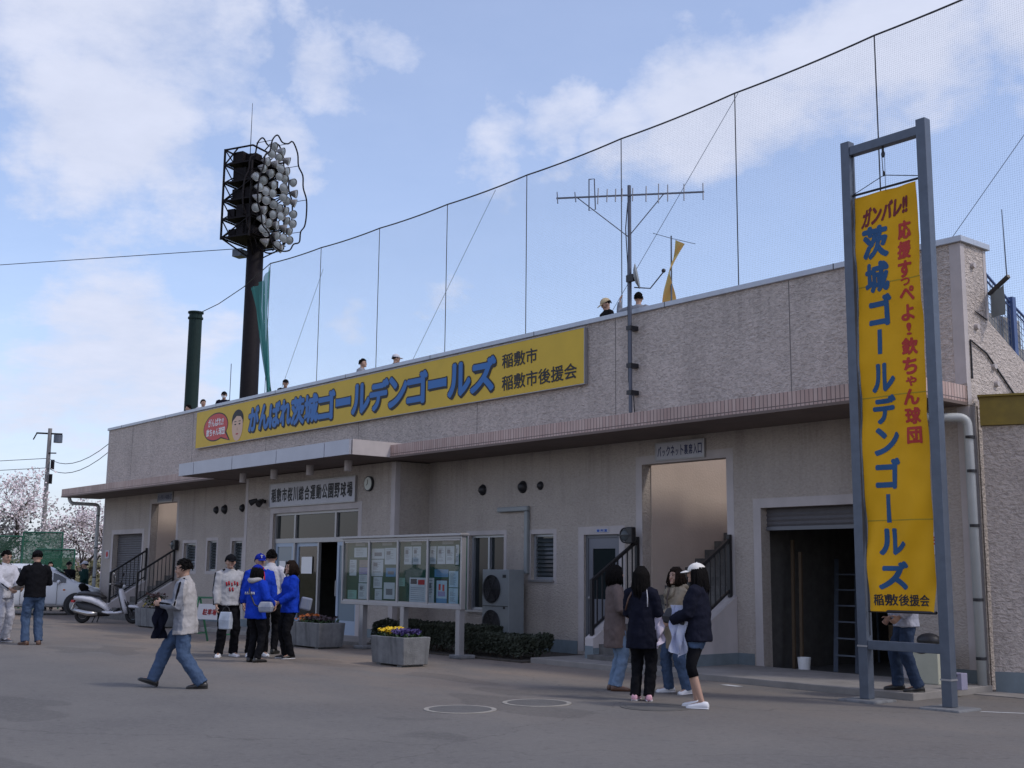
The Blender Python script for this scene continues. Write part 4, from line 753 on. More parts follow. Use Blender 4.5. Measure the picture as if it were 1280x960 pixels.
for (x, z, a, b, l) in ((-12.1, .33, .5, .35, 'low cardboard box on the bottom shelf in the storeroom'), (-11.5, .93, .45, .3, 'cardboard box on the middle shelf in the storeroom'), (-12.15, 1.53, .55, .28, 'cardboard box on the upper shelf in the storeroom')):
    mb = MB(); mb.box(x, x+a, 3.25, 3.62, z, z+b); o = tag(bevel(mb.build('carton', m_box, loc=(x, 3.25, z)), .008), l, 'box')
for i, (x, h_) in enumerate(((-12.1, 2.1), (-11.95, 1.9))):
    mb = MB(); mb.bar((x, .55, .015), (x-.12, .75, h_), .05, .04); tag(mb.build('timber', M('timber', (.09, .06, .035), .8, var=.2, stretch=(8, 8, .6)), loc=(x, .5, 0)), ['taller timber plank leaning by the storeroom door jamb', 'shorter timber plank leaning by the storeroom door jamb'][i], 'plank')
# manholes
m_ringpaint = M('ring_paint', (.27, .25, .22), .85, var=.2, scale=9); m_lid = M('iron_lid', (.125, .118, .11), .7, .2, var=.15, bump=.7, bscale=70)
for (x, y, ring, lab) in ((-10.89, -7.13, 1, 'iron manhole cover with a pale ring, left of the pair in the road'), (-10.90, -5.98, 1, 'iron manhole cover with a pale ring, right of the pair in the road'), (-9.79, -5.12, 0, 'iron manhole cover without a ring at the feet of the four women')):
    t = thing('manhole_cover', lab, 'manhole cover', (x, y, 0), group='manhole covers in the asphalt'); r_ = .41
    mb = MB(); mb.cyl((x, y, .001), (x, y, .010), r_-.06, n=40); mb.build('lid', m_lid, t)
    mb = MB(); mb.rings([[(x+q*cos(2*pi*k/48), y+q*sin(2*pi*k/48), z) for k in range(48)] for q, z in ((r_, .001), (r_, .008), (r_-.055, .008), (r_-.055, .001))], cap=False); mb.build('rim', m_ringpaint if ring else m_lid, t)
m_mark = M('road_paint', (.5, .5, .5), .8, var=.1)
mb = MB(); mb.quad((-11.2, -2.33, .004), (-10.9, -2.36, .004), (-10.85, -2.25, .004), (-11.15, -2.22, .004)); o = mb.build('pavement_mark', m_mark); struct(o)
mb = MB(); mb.quad((-7.3, -2.4, .004), (-5.2, -1.0, .004), (-5.2, -.94, .004), (-7.3, -2.33, .004)); struct(mb.build('road_line', m_mark))
# ---------------------------------------------------------------- antenna mast with aerial and dish
an = thing('antenna_mast', 'tall television aerial mast clamped to the parapet with a long yagi and a satellite dish', 'antenna', (-15.05, -.16, 4.4)); mx, my = -15.05, -.16; m_mastd = M('mast_steel', (.09, .10, .13), .5, .3)
mb = MB(); mb.cyl((mx, my, 4.42), (mx, my, 8.72), .035, n=10); mb.build('mast', m_mastd, an); mb = MB(); mb.cyl((mx, my, 8.5), (mx, my, 11.9), .009, n=6); 
for z in (4.75, 5.25, 5.95): mb = MB(); mb.box(mx-.06, mx+.06, my-.045, -.001, z, z+.08); mb.build('clamp', m_dark, an)
bd = V((.76, .65, 0)); pe = V((-.65, .76, 0)); o_ = V((mx, my-.05, 8.52)); mb = MB(); mb.bar(o_-bd*1.34, o_+bd*1.42, .028)
mb.tube([o_-bd*.95, V((mx, my-.03, 7.72))], .010, 5); mb.tube([o_+bd*.68, V((mx, my-.03, 7.72))], .010, 5); mb.build('boom', m_mastd, an)
mb = MB()
for (s, l) in ((-1.32, .46), (-.98, .40), (-.55, .25), (-.38, .2), (-.22, .2), (-.1, .2), (.1, .2), (.35, .24), (.58, .30), (.75, .26), (1.05, .26), (1.40, .26)):
    c = o_+bd*s+V((0, 0, .01)); dr = (pe*.35+V((0, 0, .94))).normalized() if s > -.6 else (pe*.75+V((-.18, 0, .62))).normalized(); mb = MB(); mb.tube([c-dr*l*.75, c+dr*l*.75], .011, 5); mb.build('element', m_mastd, an)
c = o_-bd*.72; mb = MB(); mb.tube([c+pe*.02+V((0, 0, .35)), c+bd*.1+V((0, 0, .35)), c+bd*.12-V((0, 0, .25)), c+V((0, 0, -.27)), c+V((0, 0, .35))], .012, 5); mb.build('element', m_mastd, an)
mb = MB(); dc = V((mx+.16, my-.05, 6.92)); ax = V((.74, .58, .16)).normalized(); e1 = ax.orthogonal().normalized(); e2 = ax.cross(e1)
mb.rings([[dc+(e1*cos(2*pi*k/24)+e2*sin(2*pi*k/24))*q+ax*(q*q*1.2) for k in range(24)] for q in (.0001, .08, .16, .235)]+[[dc+(e1*cos(2*pi*k/24)+e2*sin(2*pi*k/24))*q+ax*(q*q*1.2-.012) for k in range(24)] for q in (.235, .12, .0001)], cap=False); mb.build('dish', m_pvc, an, smooth=True)
mb = MB(); mb.box(mx-.03, mx+.15, my-.07, my+.0, 6.85, 6.98); mb.tube([dc-V((0, 0, .2)), dc+ax*.3-V((0, 0, .28)), dc+ax*.55+V((0, 0, -.02))], .012, 6); mb.sphere(dc+ax*.55, .04, 10, 8); mb.build('dish_arm', m_dark, an)
mb = MB(); mb.tube([(mx-.04, my, 8.4), (mx-.10, my, 7.9), (mx-.05, my, 7.2), (mx-.05, my, 5.0), (mx+.08, my, 4.7), (mx+.02, my+.1, 4.2)], .010, 5); mb.build('cable', m_ink, an)
# ---------------------------------------------------------------- backstop net, its pole and ropes
m_net = M('net_cord', (.16, .20, .26), .8); m_wire = M('steel_cable', (.025, .025, .03), .6); m_netg = M('green_net', (.03, .17, .15), .8)
YN = 8.0
bs = thing('backstop_net', 'wide fine mesh backstop net hung from a cable high behind the building', 'net', (-24, YN, 3))
def ztop(x):
    nodes = [-44.6+4.24*k for k in range(12)]
    base = 14.05+.45*((x+26)/18.5)**2; fr_ = ((x+44.6) % 4.24)/4.24
    return base-.035*4*fr_*(1-fr_)
mb = MB(); x = -44.6
while x < 1.8: mb.add([(x-.0012, YN, 4.6), (x+.0012, YN, 4.6), (x+.0012, YN, ztop(x)), (x-.0012, YN, ztop(x))], [(0, 1, 2, 3)]); x += .05
z = 4.6
while z < 14.9:
    xs = [-44.6+.5*k for k in range(94)]; ok = [x for x in xs if ztop(x) > z]
    st = None
    for x in xs+[99]:
        if x < 90 and ztop(x) > z:
            st = x if st is None else st; en = x
        elif st is not None:
            if en > st: mb.add([(st, YN+.001, z-.0012), (en, YN+.001, z-.0012), (en, YN+.001, z+.0012), (st, YN+.001, z+.0012)], [(0, 1, 2, 3)])
            st = None
    z += .05
o = mb.build('mesh', m_net, bs)
mb = MB(); mb.tube([(-44.6+.53*k, YN, ztop(-44.6+.53*k)) for k in range(89)], .026, 6); mb.tube([(-51.2, 7.75, 13.3), (-49, 7.8, 13.45), (-46.8, 7.9, 13.85), (-44.6, YN, ztop(-44.6))], .02, 5); mb.build('top_cable', m_wire, bs)
for k in range(0, 11):
    x = -44.6+4.24*k; mb = MB(); mb.cyl((x, YN, 3), (x, YN, ztop(x)), .015, n=6); mb.build('hanger', m_wire, bs)
for a, b in (((-40.1, 13.4), (-43.6, 8.2)), ((-29.2, 13.95), (-34.6, 7.9)), ((-19.0, 14.1), (-24.4, 8.3)), ((-11.0, 11.2), (-14, 8.0))):
    mb = MB(); mb.tube([(a[0], YN-.02, a[1]), (b[0], YN-.02, b[1])], .008, 5); mb.build('guy_rope', m_net, bs)
gm = bpy.data.materials.new('gathered_net'); gm.use_nodes = True; nt = gm.node_tree; b_ = nt.nodes['Principled BSDF']; b_.inputs['Base Color'].default_value = (.03, .20, .18, 1); b_.inputs['Roughness'].default_value = .9; b_.inputs['Alpha'].default_value = .72
mb = MB(); P0 = [V((-46.1, 7.9, 13.7)), V((-45.6, 7.95, 12.4)), V((-45.0, 8.05, 10.6)), V((-44.25, 8.05, 8.9)), V((-43.7, 8.1, 7.4))]; P1 = [V((-44.6, 8.02, 14.4)), V((-44.62, 8.0, 12.6)), V((-44.5, 8.0, 10.8)), V((-44.3, 8.0, 9.0)), V((-44.2, 8.0, 7.0))]
g = []
for i in range(21):
    t = i/20*4; k = min(3, int(t)); f_ = t-k; a = P0[k].lerp(P0[k+1], f_); b = P1[k].lerp(P1[k+1], f_); row = []
    for j in range(11): q = a.lerp(b, j/10); row.append(q+V((0, .10*sin(j*2.3+i*.2), -.25*sin(pi*j/10) if i == 0 else 0)))
    g.append(row)
mb.add([p for r_ in g for p in r_], [(i*11+j, i*11+j+1, (i+1)*11+j+1, (i+1)*11+j) for i in range(20) for j in range(10)]); mb.build('gathered_net', gm, bs, smooth=True)
t = thing('net_pole', 'thick dark green flat capped steel pole rising behind the far end of the roof', 'pole', (-51.2, 7.73, 0)); m_polegreen = M('pole_green', (.010, .024, .022), .65, var=.15, streak=.2, spec=.2)
mb = MB(); mb.cyl((-51.2, 7.73, 0), (-51.2, 7.73, 13.35), .34, .30, 24); mb.build('shaft', m_polegreen, t, smooth=False); mb = MB(); mb.cyl((-51.2, 7.73, 13.35), (-51.2, 7.73, 13.42), .36, n=24); mb.cyl((-51.2, 7.73, 13.08), (-51.2, 7.73, 13.16), .35, n=24); mb.build('cap', m_polegreen, t)
# ---------------------------------------------------------------- floodlight tower
TX, TY = -66.85, 18.6
ft = thing('floodlight_tower', 'tall dark steel mast topped by a lattice cage full of stadium floodlights', 'floodlight tower', (TX, TY, 0)); m_mast = M('mast_paint', (.009, .007, .009), .7, var=.25, streak=.2, spec=.15)
mb = MB(); mb.tube([(TX, TY, 0), (TX, TY, 11.9), (TX, TY, 11.95), (TX, TY, 27.6)], [.62, .585, .57, .50], 28); mb.build('mast', m_mast, ft, smooth=True)
fdir = (V((.638, .77, 0))*.90+V((.77, -.638, 0))*.44).normalized(); wdir = V((fdir.y, -fdir.x, 0)); TC = V((TX, TY, 0))
def tp(f, w_, z): return TC+fdir*f+wdir*w_+V((0, 0, z-.35))
mb = MB(); lv = [22.5, 23.7, 24.9, 26.1, 27.3, 28.3]
fs_, ws_ = (-1.35, .85), (-1.75, 1.75)
for z in lv:
    for w_ in ws_: mb.bar(tp(fs_[0], w_, z), tp(fs_[1], w_, z), .09)
    for f_ in fs_: mb.bar(tp(f_, ws_[0], z), tp(f_, ws_[1], z), .09)
for f_ in fs_:
    for w_ in ws_: mb.bar(tp(f_, w_, 22.4), tp(f_, w_, 28.35 if f_ < 0 else 27.3), .11)
for i in range(5):
    for w_ in ws_: mb.bar(tp(fs_[0], w_, lv[i+(i % 2)]), tp(fs_[1] if i < 4 else -.3, w_, lv[i+1-(i % 2)]), .07); mb.bar(tp(-.6, w_, lv[i]), tp(-1.35, w_, lv[i+1]), .06)
    for f_ in fs_[:1]: mb.bar(tp(f_, ws_[0], lv[i]), tp(f_, 0, lv[i+1]), .07); mb.bar(tp(f_, ws_[1], lv[i]), tp(f_, 0, lv[i+1]), .07)
for f_ in (-1.35, .85):
    for w_ in ws_: mb.bar(tp(f_*.2, w_*.2, 21.5), tp(f_, w_, 22.5), .08)
mb.build('cage', m_mast, ft)
for z in lv[:-1]:
    mb = MB(); mb.rings([[tp(-1.3, -1.7, q), tp(1.1, -1.7, q), tp(1.1, 1.7, q), tp(-1.3, 1.7, q)] for q in (z+.05, z+.09)]); mb.build('platform', m_mast, ft)
mb = MB(); mb.rings([[tp(-.9, -.7, q), tp(.3, -.7, q), tp(.3, .7, q), tp(-.9, .7, q)] for q in (23.0, 27.2)]); mb.build('ballast_cabinet', m_mast, ft)
rdc = random.Random(21)
for z in lv[:-1]:
    for (f0, w0) in ((-1.1, -1.4), (-1.0, .2), (-.2, .9), (.1, -1.2), (-.3, -.3), (-.9, 1.0), (-.45, .95), (.2, .9)):
        f0 += rdc.uniform(-.15, .15); w0 += rdc.uniform(-.15, .15); hh = rdc.uniform(.55, .95); mb = MB(); mb.rings([[tp(f0, w0, q), tp(f0+.55, w0, q), tp(f0+.55, w0+.6, q), tp(f0, w0+.6, q)] for q in (z+.10, z+hh)]); mb.build('ballast_box', m_mast, ft)
m_refl = M('lamp_reflector', (.25, .245, .25), .4, .25); m_lens = M('lamp_lens', (.22, .245, .27), .15, spec=.6)
rows = [(22.2, 3), (22.85, 5), (23.5, 5), (24.15, 6), (24.8, 6), (25.45, 6), (26.1, 6), (26.75, 5), (27.4, 4), (28.0, 3), (28.55, 2)]
rd = random.Random(4); wl = []
for z, n in rows:
    for k in range(n):
        w_ = (k-(n-1)/2)*.74+rd.uniform(-.16, .16); c = tp(1.35+rd.uniform(-.1, .25), w_, z); ax = (fdir*(1+rd.uniform(-.1, .1))+wdir*rd.uniform(-.75, .55)+V((0, 0, -.32+rd.uniform(-.2, .15)))).normalized()
        e1 = ax.orthogonal().normalized(); e2 = ax.cross(e1); ri = lambda d, r_: [c+ax*d+(e1*cos(2*pi*j/18)+e2*sin(2*pi*j/18))*r_ for j in range(18)]
        l = MB(); l.rings([ri(-.34, .06), ri(-.26, .11), ri(-.05, .21), ri(.14, .285), ri(.17, .29), ri(.14, .265)], cap=False); lo = l.build('lamp', m_refl, ft, smooth=True)
        l = MB(); l.rings([ri(.12, .268), ri(.16, .17), ri(.175, .001)], cap=False); l.build('lens', m_lens, lo, smooth=True)
        l = MB(); l.tube([c-ax*.32, tp(.8, w_*.9, z-.15)], .04, 6); l.build('lamp_arm', m_mast, lo)
def loop(off, seed, nm):
    pts = []; z0, z1 = 22.0, 29.2; half = 2.35
    prof = [(-.9, 22.0), (0, 21.75), (.9, 22.0), (1.3, 22.6), (1.9, 22.9), (2.1, 23.6), (2.45, 24.2), (2.5, 25.2), (2.35, 26.0), (2.05, 26.6), (1.95, 27.4), (1.5, 27.8), (1.3, 28.6), (.8, 29.1), (.3, 28.8), (-.3, 28.9), (-.8, 29.2), (-1.35, 28.6), (-1.5, 27.8), (-2.0, 27.3), (-2.1, 26.5), (-2.5, 25.8), (-2.55, 24.8), (-2.4, 24.0), (-2.0, 23.5), (-1.9, 22.8), (-1.3, 22.5)]
    for w_, z in prof: pts.append(tp(off, w_, z))
    out = []
    n = len(pts)
    for i in range(n):
        for k in range(4):
            t = k/4; p0, p1, p2, p3 = pts[i-1], pts[i], pts[(i+1) % n], pts[(i+2) % n]
            out.append(.5*((2*p1)+(p2-p0)*t+(2*p0-5*p1+4*p2-p3)*t*t+(3*p1-p0-3*p2+p3)*t**3))
    mb = MB(); mb.tube(out, .05, 6, closed=True); mb.build(nm, m_mast, ft)
    return pts
loop(.85, 1, 'guard_loop'); pts = loop(2.0, 1, 'guard_loop'); mb = MB()
for i in range(0, len(pts), 3): mb.tube([pts[i], pts[i]-fdir*1.25], .022, 5)
mb.build('guard_strut', m_mast, ft)
mb = MB(); mb.tube([tp(-.6, .2, 27.4), tp(-.6, .2, 31.9)], [.035, .015], 6); mb.build('lightning_rod', m_mast, ft)
mb = MB(); mb.rings([[tp(-2.1, -1.0, q), tp(-1.4, -1.0, q), tp(-1.4, -.3, q), tp(-2.1, -.3, q)] for q in (21.9, 22.35)]); mb.build('junction_box', m_steel, ft)
t = thing('overhead_wire', 'thin overhead wire running left from the floodlight mast', 'wire', (-75, 14, 22)); mb = MB(); mb.tube([(-110, -8, 24.1), (-90, 6, 22.75), (TX-.4, TY, 21.9), (-62, 15.5, 18.6), (-51.2, 7.73, 13.5)][:3], .025, 4); mb.build('cable', m_wire, t)
# thin rod on the roof
t = thing('lightning_rod', 'thin bare vertical rod on the roof between green pole and floodlight mast', 'rod', (-34.2, 2, 5.3)); mb = MB(); mb.cyl((-35.6, 2.0, 5.3), (-35.6, 2.0, 8.25), .014, n=6); mb.build('rod', m_steel, t)
# ---------------------------------------------------------------- flag banner on the roof
t = thing('flag_banner', 'narrow twisted yellow flag banner on a pole standing on the roof', 'flag', (-15.28, 1.2, 5.3)); mb = MB(); mb.cyl((-15.28, 1.2, 5.3), (-15.25, 1.2, 8.05), .016, n=8); mb.tube([(-15.55, 1.0, 8.13), (-15.25, 1.2, 8.0), (-14.85, 1.45, 7.85)], .006, 6); mb.build('flagpole', m_steel, t)
mb = MB(); n = 28; vs = []
for i in range(n+1):
    h = i/n; z = 7.95-1.55*h
    xl, xr = -15.16-.40*h-.03*sin(h*3.1), -15.00-.31*h-.08*sin(h*3.1)
    for j in range(7): q = j/6; vs.append((xl+(xr-xl)*q, 1.22+.10*sin(h*7+q*2.5)*(.5+q), z-.10*q*(1-h)))
mb.add(vs, [(i*7+j, i*7+j+1, (i+1)*7+j+1, (i+1)*7+j) for i in range(n) for j in range(6)], 0)
flm = mb.build('cloth', [M('flag_yellow', (.52, .50, .18), .7, col2=(.62, .30, .08), var=.1, scale=5)], t, smooth=True)
# ---------------------------------------------------------------- blue wire fence at the right end of the stand, with rod arm and rag
t = thing('wire_fence', 'blue wire mesh safety fence sloping down behind the end of the parapet', 'fence', (-8.7, 1.5, 4.8)); m_fblue = M('fence_blue', (.05, .09, .22), .5); X = -8.72
mb = MB(); mb.box(X-.05, X+.05, 1.62, 1.72, 4.6, 5.75); mb.build('post', m_fblue, t); mb = MB(); mb.box(X-.05, X+.05, 3.6, 3.7, 3.4, 4.9); mb.build('post', m_fblue, t)
def fl(y): return (6.05-.62*(y-.78) if y < 1.7 else 5.48-.45*(y-1.7), 5.2-.48*(y-.70))
mb = MB(); mb.tube([(X, .74, 6.1), (X, 1.66, 5.66), (X, 3.65, 4.85)], .02, 6); mb.tube([(X, .74, 6.0), (X, 1.66, 5.58), (X, 3.65, 4.75)], .012, 6); mb.build('rail', m_fblue, t)
mb = MB()
for k in range(36): y = .74+.08*k; a, b = 6.1-.47*(y-.74), 5.2-.48*(y-.70); mb.tube([(X, y, a), (X, y, b)], .005, 4)
for k in range(1, 10): o_ = k*.1; mb.tube([(X, .74, 6.08-o_), (X, 3.6, 4.75-o_)], .005, 4)
mb.build('mesh', m_net, t)
t = thing('rod_arm', 'dark metal arm with a thin upright rod fixed at the right end of the parapet', 'bracket', (-8.55, .75, 5.6)); mb = MB(); mb.bar((-8.56, .72, 5.62), (-8.18, .58, 5.80), .05, .05); mb.build('arm', m_black, t); mb = MB(); mb.tube([(-8.2, .57, 5.78), (-8.22, .57, 6.80)], [.010, .006], 6); mb.build('rod', m_steel, t)
mb = MB(); mb.add([(-8.52, .74+.02*cos(j), 5.60-.0*j) if False else (-8.53+.26*j/6, .70-.09*j/6+.012*sin(j*1.7+i), 5.60+.10*j/6-.34*i/6-.1*(j/6)*(i/6)) for i in range(7) for j in range(7)], [(i*7+j, i*7+j+1, (i+1)*7+j+1, (i+1)*7+j) for i in range(6) for j in range(6)])
tag(mb.build('rag', M('grey_cloth', (.20, .23, .24), .9), smooth=True, loc=(-8.4, .7, 5.4)), 'grey square cloth hanging from the dark arm at the parapet end', 'cloth')
# ---------------------------------------------------------------- trees
m_bark = M('bark', (.045, .035, .03), .95, var=.3, scale=6, bump=.6, bscale=12)
def cherry(x, y, H, seed, label, spread=1.0, dens=1.0):
    t = thing('cherry_tree', label, 'tree', (x, y, 0), group='blossoming cherry trees beyond the parked car'); rd = random.Random(seed); tr = MB(); fl = MB(); ends = []
    def grow(p, d, L_, r_, lev):
        pts = [p]; q = p; dd = d
        for k in range(4): dd = (dd+V((rd.gauss(0, .14), rd.gauss(0, .14), rd.gauss(.03, .1)))).normalized(); q = q+dd*L_/4; pts.append(q)
        tr.tube(pts, [r_*(1-.12*k) for k in range(5)], 7 if lev < 2 else 4)
        if lev >= 2: ends.extend([(pts[j], L_) for j in (1, 2, 3, 4)])
        if lev < 5:
            for k in range(3 if lev < 4 else 2):
                a = rd.random()*6.28; o_ = dd.orthogonal().normalized(); o_.rotate(Matrix.Rotation(a, 3, dd)); nd = (dd*(.75)+o_*(.75+.3*rd.random())*spread+V((0, 0, .12))).normalized()
                grow(pts[rd.choice((2, 3, 4))] if k else pts[4], nd, L_*(.72+.12*rd.random()), r_*.56, lev+1)
    grow(V((x, y, 0)), V((0, 0, 1)), H*.30, .13*H/6, 0)
    tr.build('trunk', m_bark, t, smooth=True)
    for (p, L_) in ends:
        n = int(6*dens)
        for k in range(n):
            if rd.random() < .25: continue
            c = p+V((rd.gauss(0, .16), rd.gauss(0, .16), rd.gauss(0, .13)))*(.6+.4*L_); s = .03+.03*rd.random(); a = V((rd.gauss(0, 1), rd.gauss(0, 1), rd.gauss(0, 1))).normalized(); b = a.orthogonal().normalized(); e = a.cross(b)
            fl.add([c-b*s, c+e*s, c+b*s, c-e*s], [(0, 1, 2, 3)])
    fl.build('blossom', m_bloss, t)
m_bloss = M('cherry_blossom', (.72, .63, .64), .7, var=.08, scale=1.2); _b = m_bloss.node_tree.nodes['Principled BSDF']; _b.inputs['Subsurface Weight'].default_value = 0
cherry(-53.6, .1, 6.3, 11, 'pale cherry tree in blossom left of the utility pole beyond the car', 1.05)
cherry(-56.0, 5.2, 5.6, 23, 'smaller cherry tree in blossom seen behind the corner drain pipe', .95)
cherry(-59.5, -5.4, 5.2, 31, 'pale cherry tree in blossom at the left edge of the view', 1.1)
m_far = M('far_foliage', (.085, .092, .095), .9, var=.3, scale=.25, col2=(.12, .115, .115))
mb = MB(); rd = random.Random(9)
for i in range(46):
    a = rd.random(); cx, cy = -170+a*35+rd.gauss(0, 8), -60+a*150+rd.gauss(0, 6); h = 6+3.5*rd.random(); r_ = 4+3*rd.random()
    for k in range(900):
        u = V((rd.gauss(0, 1), rd.gauss(0, 1), rd.gauss(0, 1))).normalized()*(rd.random()**.4); c = V((cx+u.x*r_, cy+u.y*r_, h*.55+u.z*h*.5+noise.noise(V((cx+u.x*2, cy, u.z*3)))*1.2)); s = .13+.16*rd.random(); n_ = V((rd.gauss(0, 1), rd.gauss(0, 1), rd.gauss(0, 1))).normalized(); b = n_.orthogonal().normalized(); e = n_.cross(b)
        mb.add([c-b*s, c+e*s*.7, c+b*s, c-e*s*.7], [(0, 1, 2, 3)])
tag(mb.build('distant_wood', m_far), 'distant grey green wood along the horizon beyond the field', 'trees', kind='stuff')
mb = MB(); rd = random.Random(12)
for k in range(5200):
    a = rd.random(); c = V((-66-14*rd.random(), -12+40*a, .3+2.4*abs(noise.noise(V((a*9, 3, 0))))*rd.random()+1.0*rd.random())); s = .10+.14*rd.random(); n_ = V((rd.gauss(0, 1), rd.gauss(0, 1), rd.gauss(0, 1))).normalized(); b = n_.orthogonal().normalized(); e = n_.cross(b)
    mb.add([c-b*s, c+e*s*.7, c+b*s, c-e*s*.7], [(0, 1, 2, 3)])
tag(mb.build('shrubbery', M('brown_shrub', (.12, .095, .045), .9, var=.4, scale=.6, col2=(.07, .07, .035))), 'brown and olive shrubs on the bank behind the green fence panels', 'shrubs', kind='stuff')
# ---------------------------------------------------------------- utility pole and wires
up = thing('utility_pole', 'leaning utility pole with a crossarm and transformer among the cherry blossom', 'utility pole', (-64.1, 5.8, 0)); a, b = V((-64.1, 5.75, 0)), V((-62.95, 5.3, 8.75)); m_pole = M('pole_concrete', (.22, .21, .21), .9, var=.1)
a = V((-63.5, 5.5, 0)); mb = MB(); mb.cyl(a, b, .15, .10, 12); mb.build('shaft', m_pole, up, smooth=False)
rr = V((.638, .77, 0)); mb = MB(); mb.bar(b+V((0, 0, -.25))-rr*.7, b+V((0, 0, -.3))+rr*.65, .08); mb.bar(b+V((0, 0, -1.3)), b+V((0, 0, -1.3))+rr*.4, .06); mb.bar(b-rr*.68+V((0, 0, -.25)), b-rr*.85+V((0, 0, -.6)), .05); mb.build('crossarm', m_mast, up)
mb = MB(); c = b+rr*.45+V((0, 0, -.55)); mb.cyl(c-V((0, 0, .2)), c+V((0, 0, .2)), .22, n=14); mb.build('transformer', m_steel, up)
mb = MB(); c = b+rr*.25+V((0, 0, -1.9)); mb.cyl(c-V((0, 0, .25)), c+V((0, 0, .25)), .10, n=8); c = b+rr*.2+V((0, 0, -2.6)); mb.cyl(c-V((0, 0, .3)), c+V((0, 0, .2)), .09, n=8); mb.build('insulator', m_mast, up)
for i, (z0, z1) in enumerate(((7.2, 5.9), (6.7, 5.6))):
    pts = [V((-84, -14.5, z0+.3)), V((-63.2, 5.4, z0)), V((-40.75, .1, z1))]; out = []
    for p, q in zip(pts, pts[1:]):
        for k in range(9): s = k/8; c = p.lerp(q, s); c.z -= .5*4*s*(1-s); out.append(c)
    mb = MB(); mb.tube(out, .016, 4); tag(mb.build('power_cable', m_wire, loc=tuple(out[12])), ['upper power cable from the leaning pole to the roof corner', 'lower power cable from the leaning pole to the roof corner'][i], 'cable')
# ---------------------------------------------------------------- green fence panels behind the car
m_fgreen = M('fence_green', (.016, .10, .06), .7, var=.2); gp = bpy.data.materials.new('green_screen'); gp.use_nodes = True; b_ = gp.node_tree.nodes['Principled BSDF']; b_.inputs['Base Color'].default_value = (.014, .10, .055, 1); b_.inputs['Alpha'].default_value = .8; b_.inputs['Roughness'].default_value = .9
gp2 = bpy.data.materials.new('green_chain_mesh'); gp2.use_nodes = True; b_ = gp2.node_tree.nodes['Principled BSDF']; b_.inputs['Base Color'].default_value = (.014, .10, .055, 1); b_.inputs['Alpha'].default_value = .45; b_.inputs['Roughness'].default_value = .9
def fence(p0, p1, z1, mat, label, nm='mesh_fence', mid=True):
    p0, p1 = V((*p0, 0)), V((*p1, 0)); t = thing(nm, label, 'fence', tuple((p0+p1)/2)); mb = MB()
    n = max(1, int((p1-p0).length/2.2)); 
    for k in range(n+1): q = p0.lerp(p1, k/n); mb = MB(); mb.cyl(q, q+V((0, 0, z1)), .035, n=8); mb.build('post', m_fgreen, t)
    mb = MB(); mb.cyl(p0+V((0, 0, z1)), p1+V((0, 0, z1)), .03, n=8)
    if mid: mb.cyl(p0+V((0, 0, z1*.5)), p1+V((0, 0, z1*.5)), .02, n=8)
    mb.build('rail', m_fgreen, t); mb = MB(); u = V((0, 0, 1)); mb.quad(p0+u*.1, p1+u*.1, p1+u*(z1-.02), p0+u*(z1-.02)); mb.build('screen', mat, t)
fence((-54.5, -6.6), (-48.9, -.1), 2.75, gp2, 'long green chain mesh fence at the left edge behind the car')
fence((-46.75, -.75), (-45.8, .4), 2.85, gp, 'tall green screened fence panel behind the man in black')
fence((-45.5, -.65), (-44.55, .45), 2.2, gp, 'lower green screened gate panel behind the people by the car')
fence((-58, -5.5), (-53, -1.5), 2.2, gp2, 'second green mesh fence farther back at the left edge')
# ---------------------------------------------------------------- people
m_skin = M('skin', (.36, .22, .16), .55, var=.06, scale=12); m_hair = M('black_hair', (.008, .007, .007), .7, bump=1, bscale=34, stretch=(3, 3, .5), spec=.06); m_hairbr = M('brown_hair', (.018, .011, .008), .65, bump=1, bscale=34, stretch=(3, 3, .5), spec=.08); m_eye = M('eye_dark', (.012, .010, .010), .25); m_lip = M('lips', (.33, .13, .11), .5); m_eyew = M('eye_white', (.6, .58, .55), .4)
_cl = {}
def cloth(nm, col, rough=.85):
    if nm not in _cl: _cl[nm] = M(nm, col, rough, var=.12, scale=9, bump=.4, bscale=20, stretch=(1, 1, .55), spec=.06)
    return _cl[nm]
def ik(S, T, l1, l2, pole):
    S, T, pole = V(S), V(T), V(pole); d = T-S; L_ = d.length
    if L_ > (l1+l2)*.995: d = d.normalized()*(l1+l2)*.995; T = S+d; L_ = d.length
    a = (l1*l1-l2*l2+L_*L_)/(2*L_); h = sqrt(max(0, l1*l1-a*a)); n = d.normalized(); p = pole-n*pole.dot(n); p.normalize()
    return S+n*a+p*h, T
def hand(mb, wr, d, n, side, curl=.5):
    d = d.normalized(); n = (n-d*n.dot(d)).normalized(); s = d.cross(n)*side   # s points to the thumb side
    R = lambda c, a, b: [c+s*a*cos(2*pi*k/10)+n*b*sin(2*pi*k/10) for k in range(10)]
    mb.rings([R(wr-d*.01, .025, .02), R(wr+d*.03, .036, .018), R(wr+d*.075, .042, .016), R(wr+d*.092, .038, .013)])
    for i, (o_, l) in enumerate(((.030, .072), (.010, .082), (-.011, .076), (-.031, .060))):
        p = wr+d*.080+s*o_; dd = d+s*o_*1.5; pts = [p]; c = 0
        for q in (.45, .32, .23): c += curl*.85; v = (dd*cos(c)+n*sin(c)).normalized(); pts.append(pts[-1]+v*l*q)
        mb.tube(pts, [.0105, .010, .0092, .0075], 8)
    p = wr+d*.025+s*.028; v = (d*.6+s*.75+n*.25).normalized(); p2 = p+v*.042; v2 = (d*.85+s*.25+n*.35*(1+curl)).normalized(); mb.tube([p, p2, p2+v2*.03, p2+v2*.05], [.014, .0125, .0105, .008], 8)
PEOPLE = 'people'
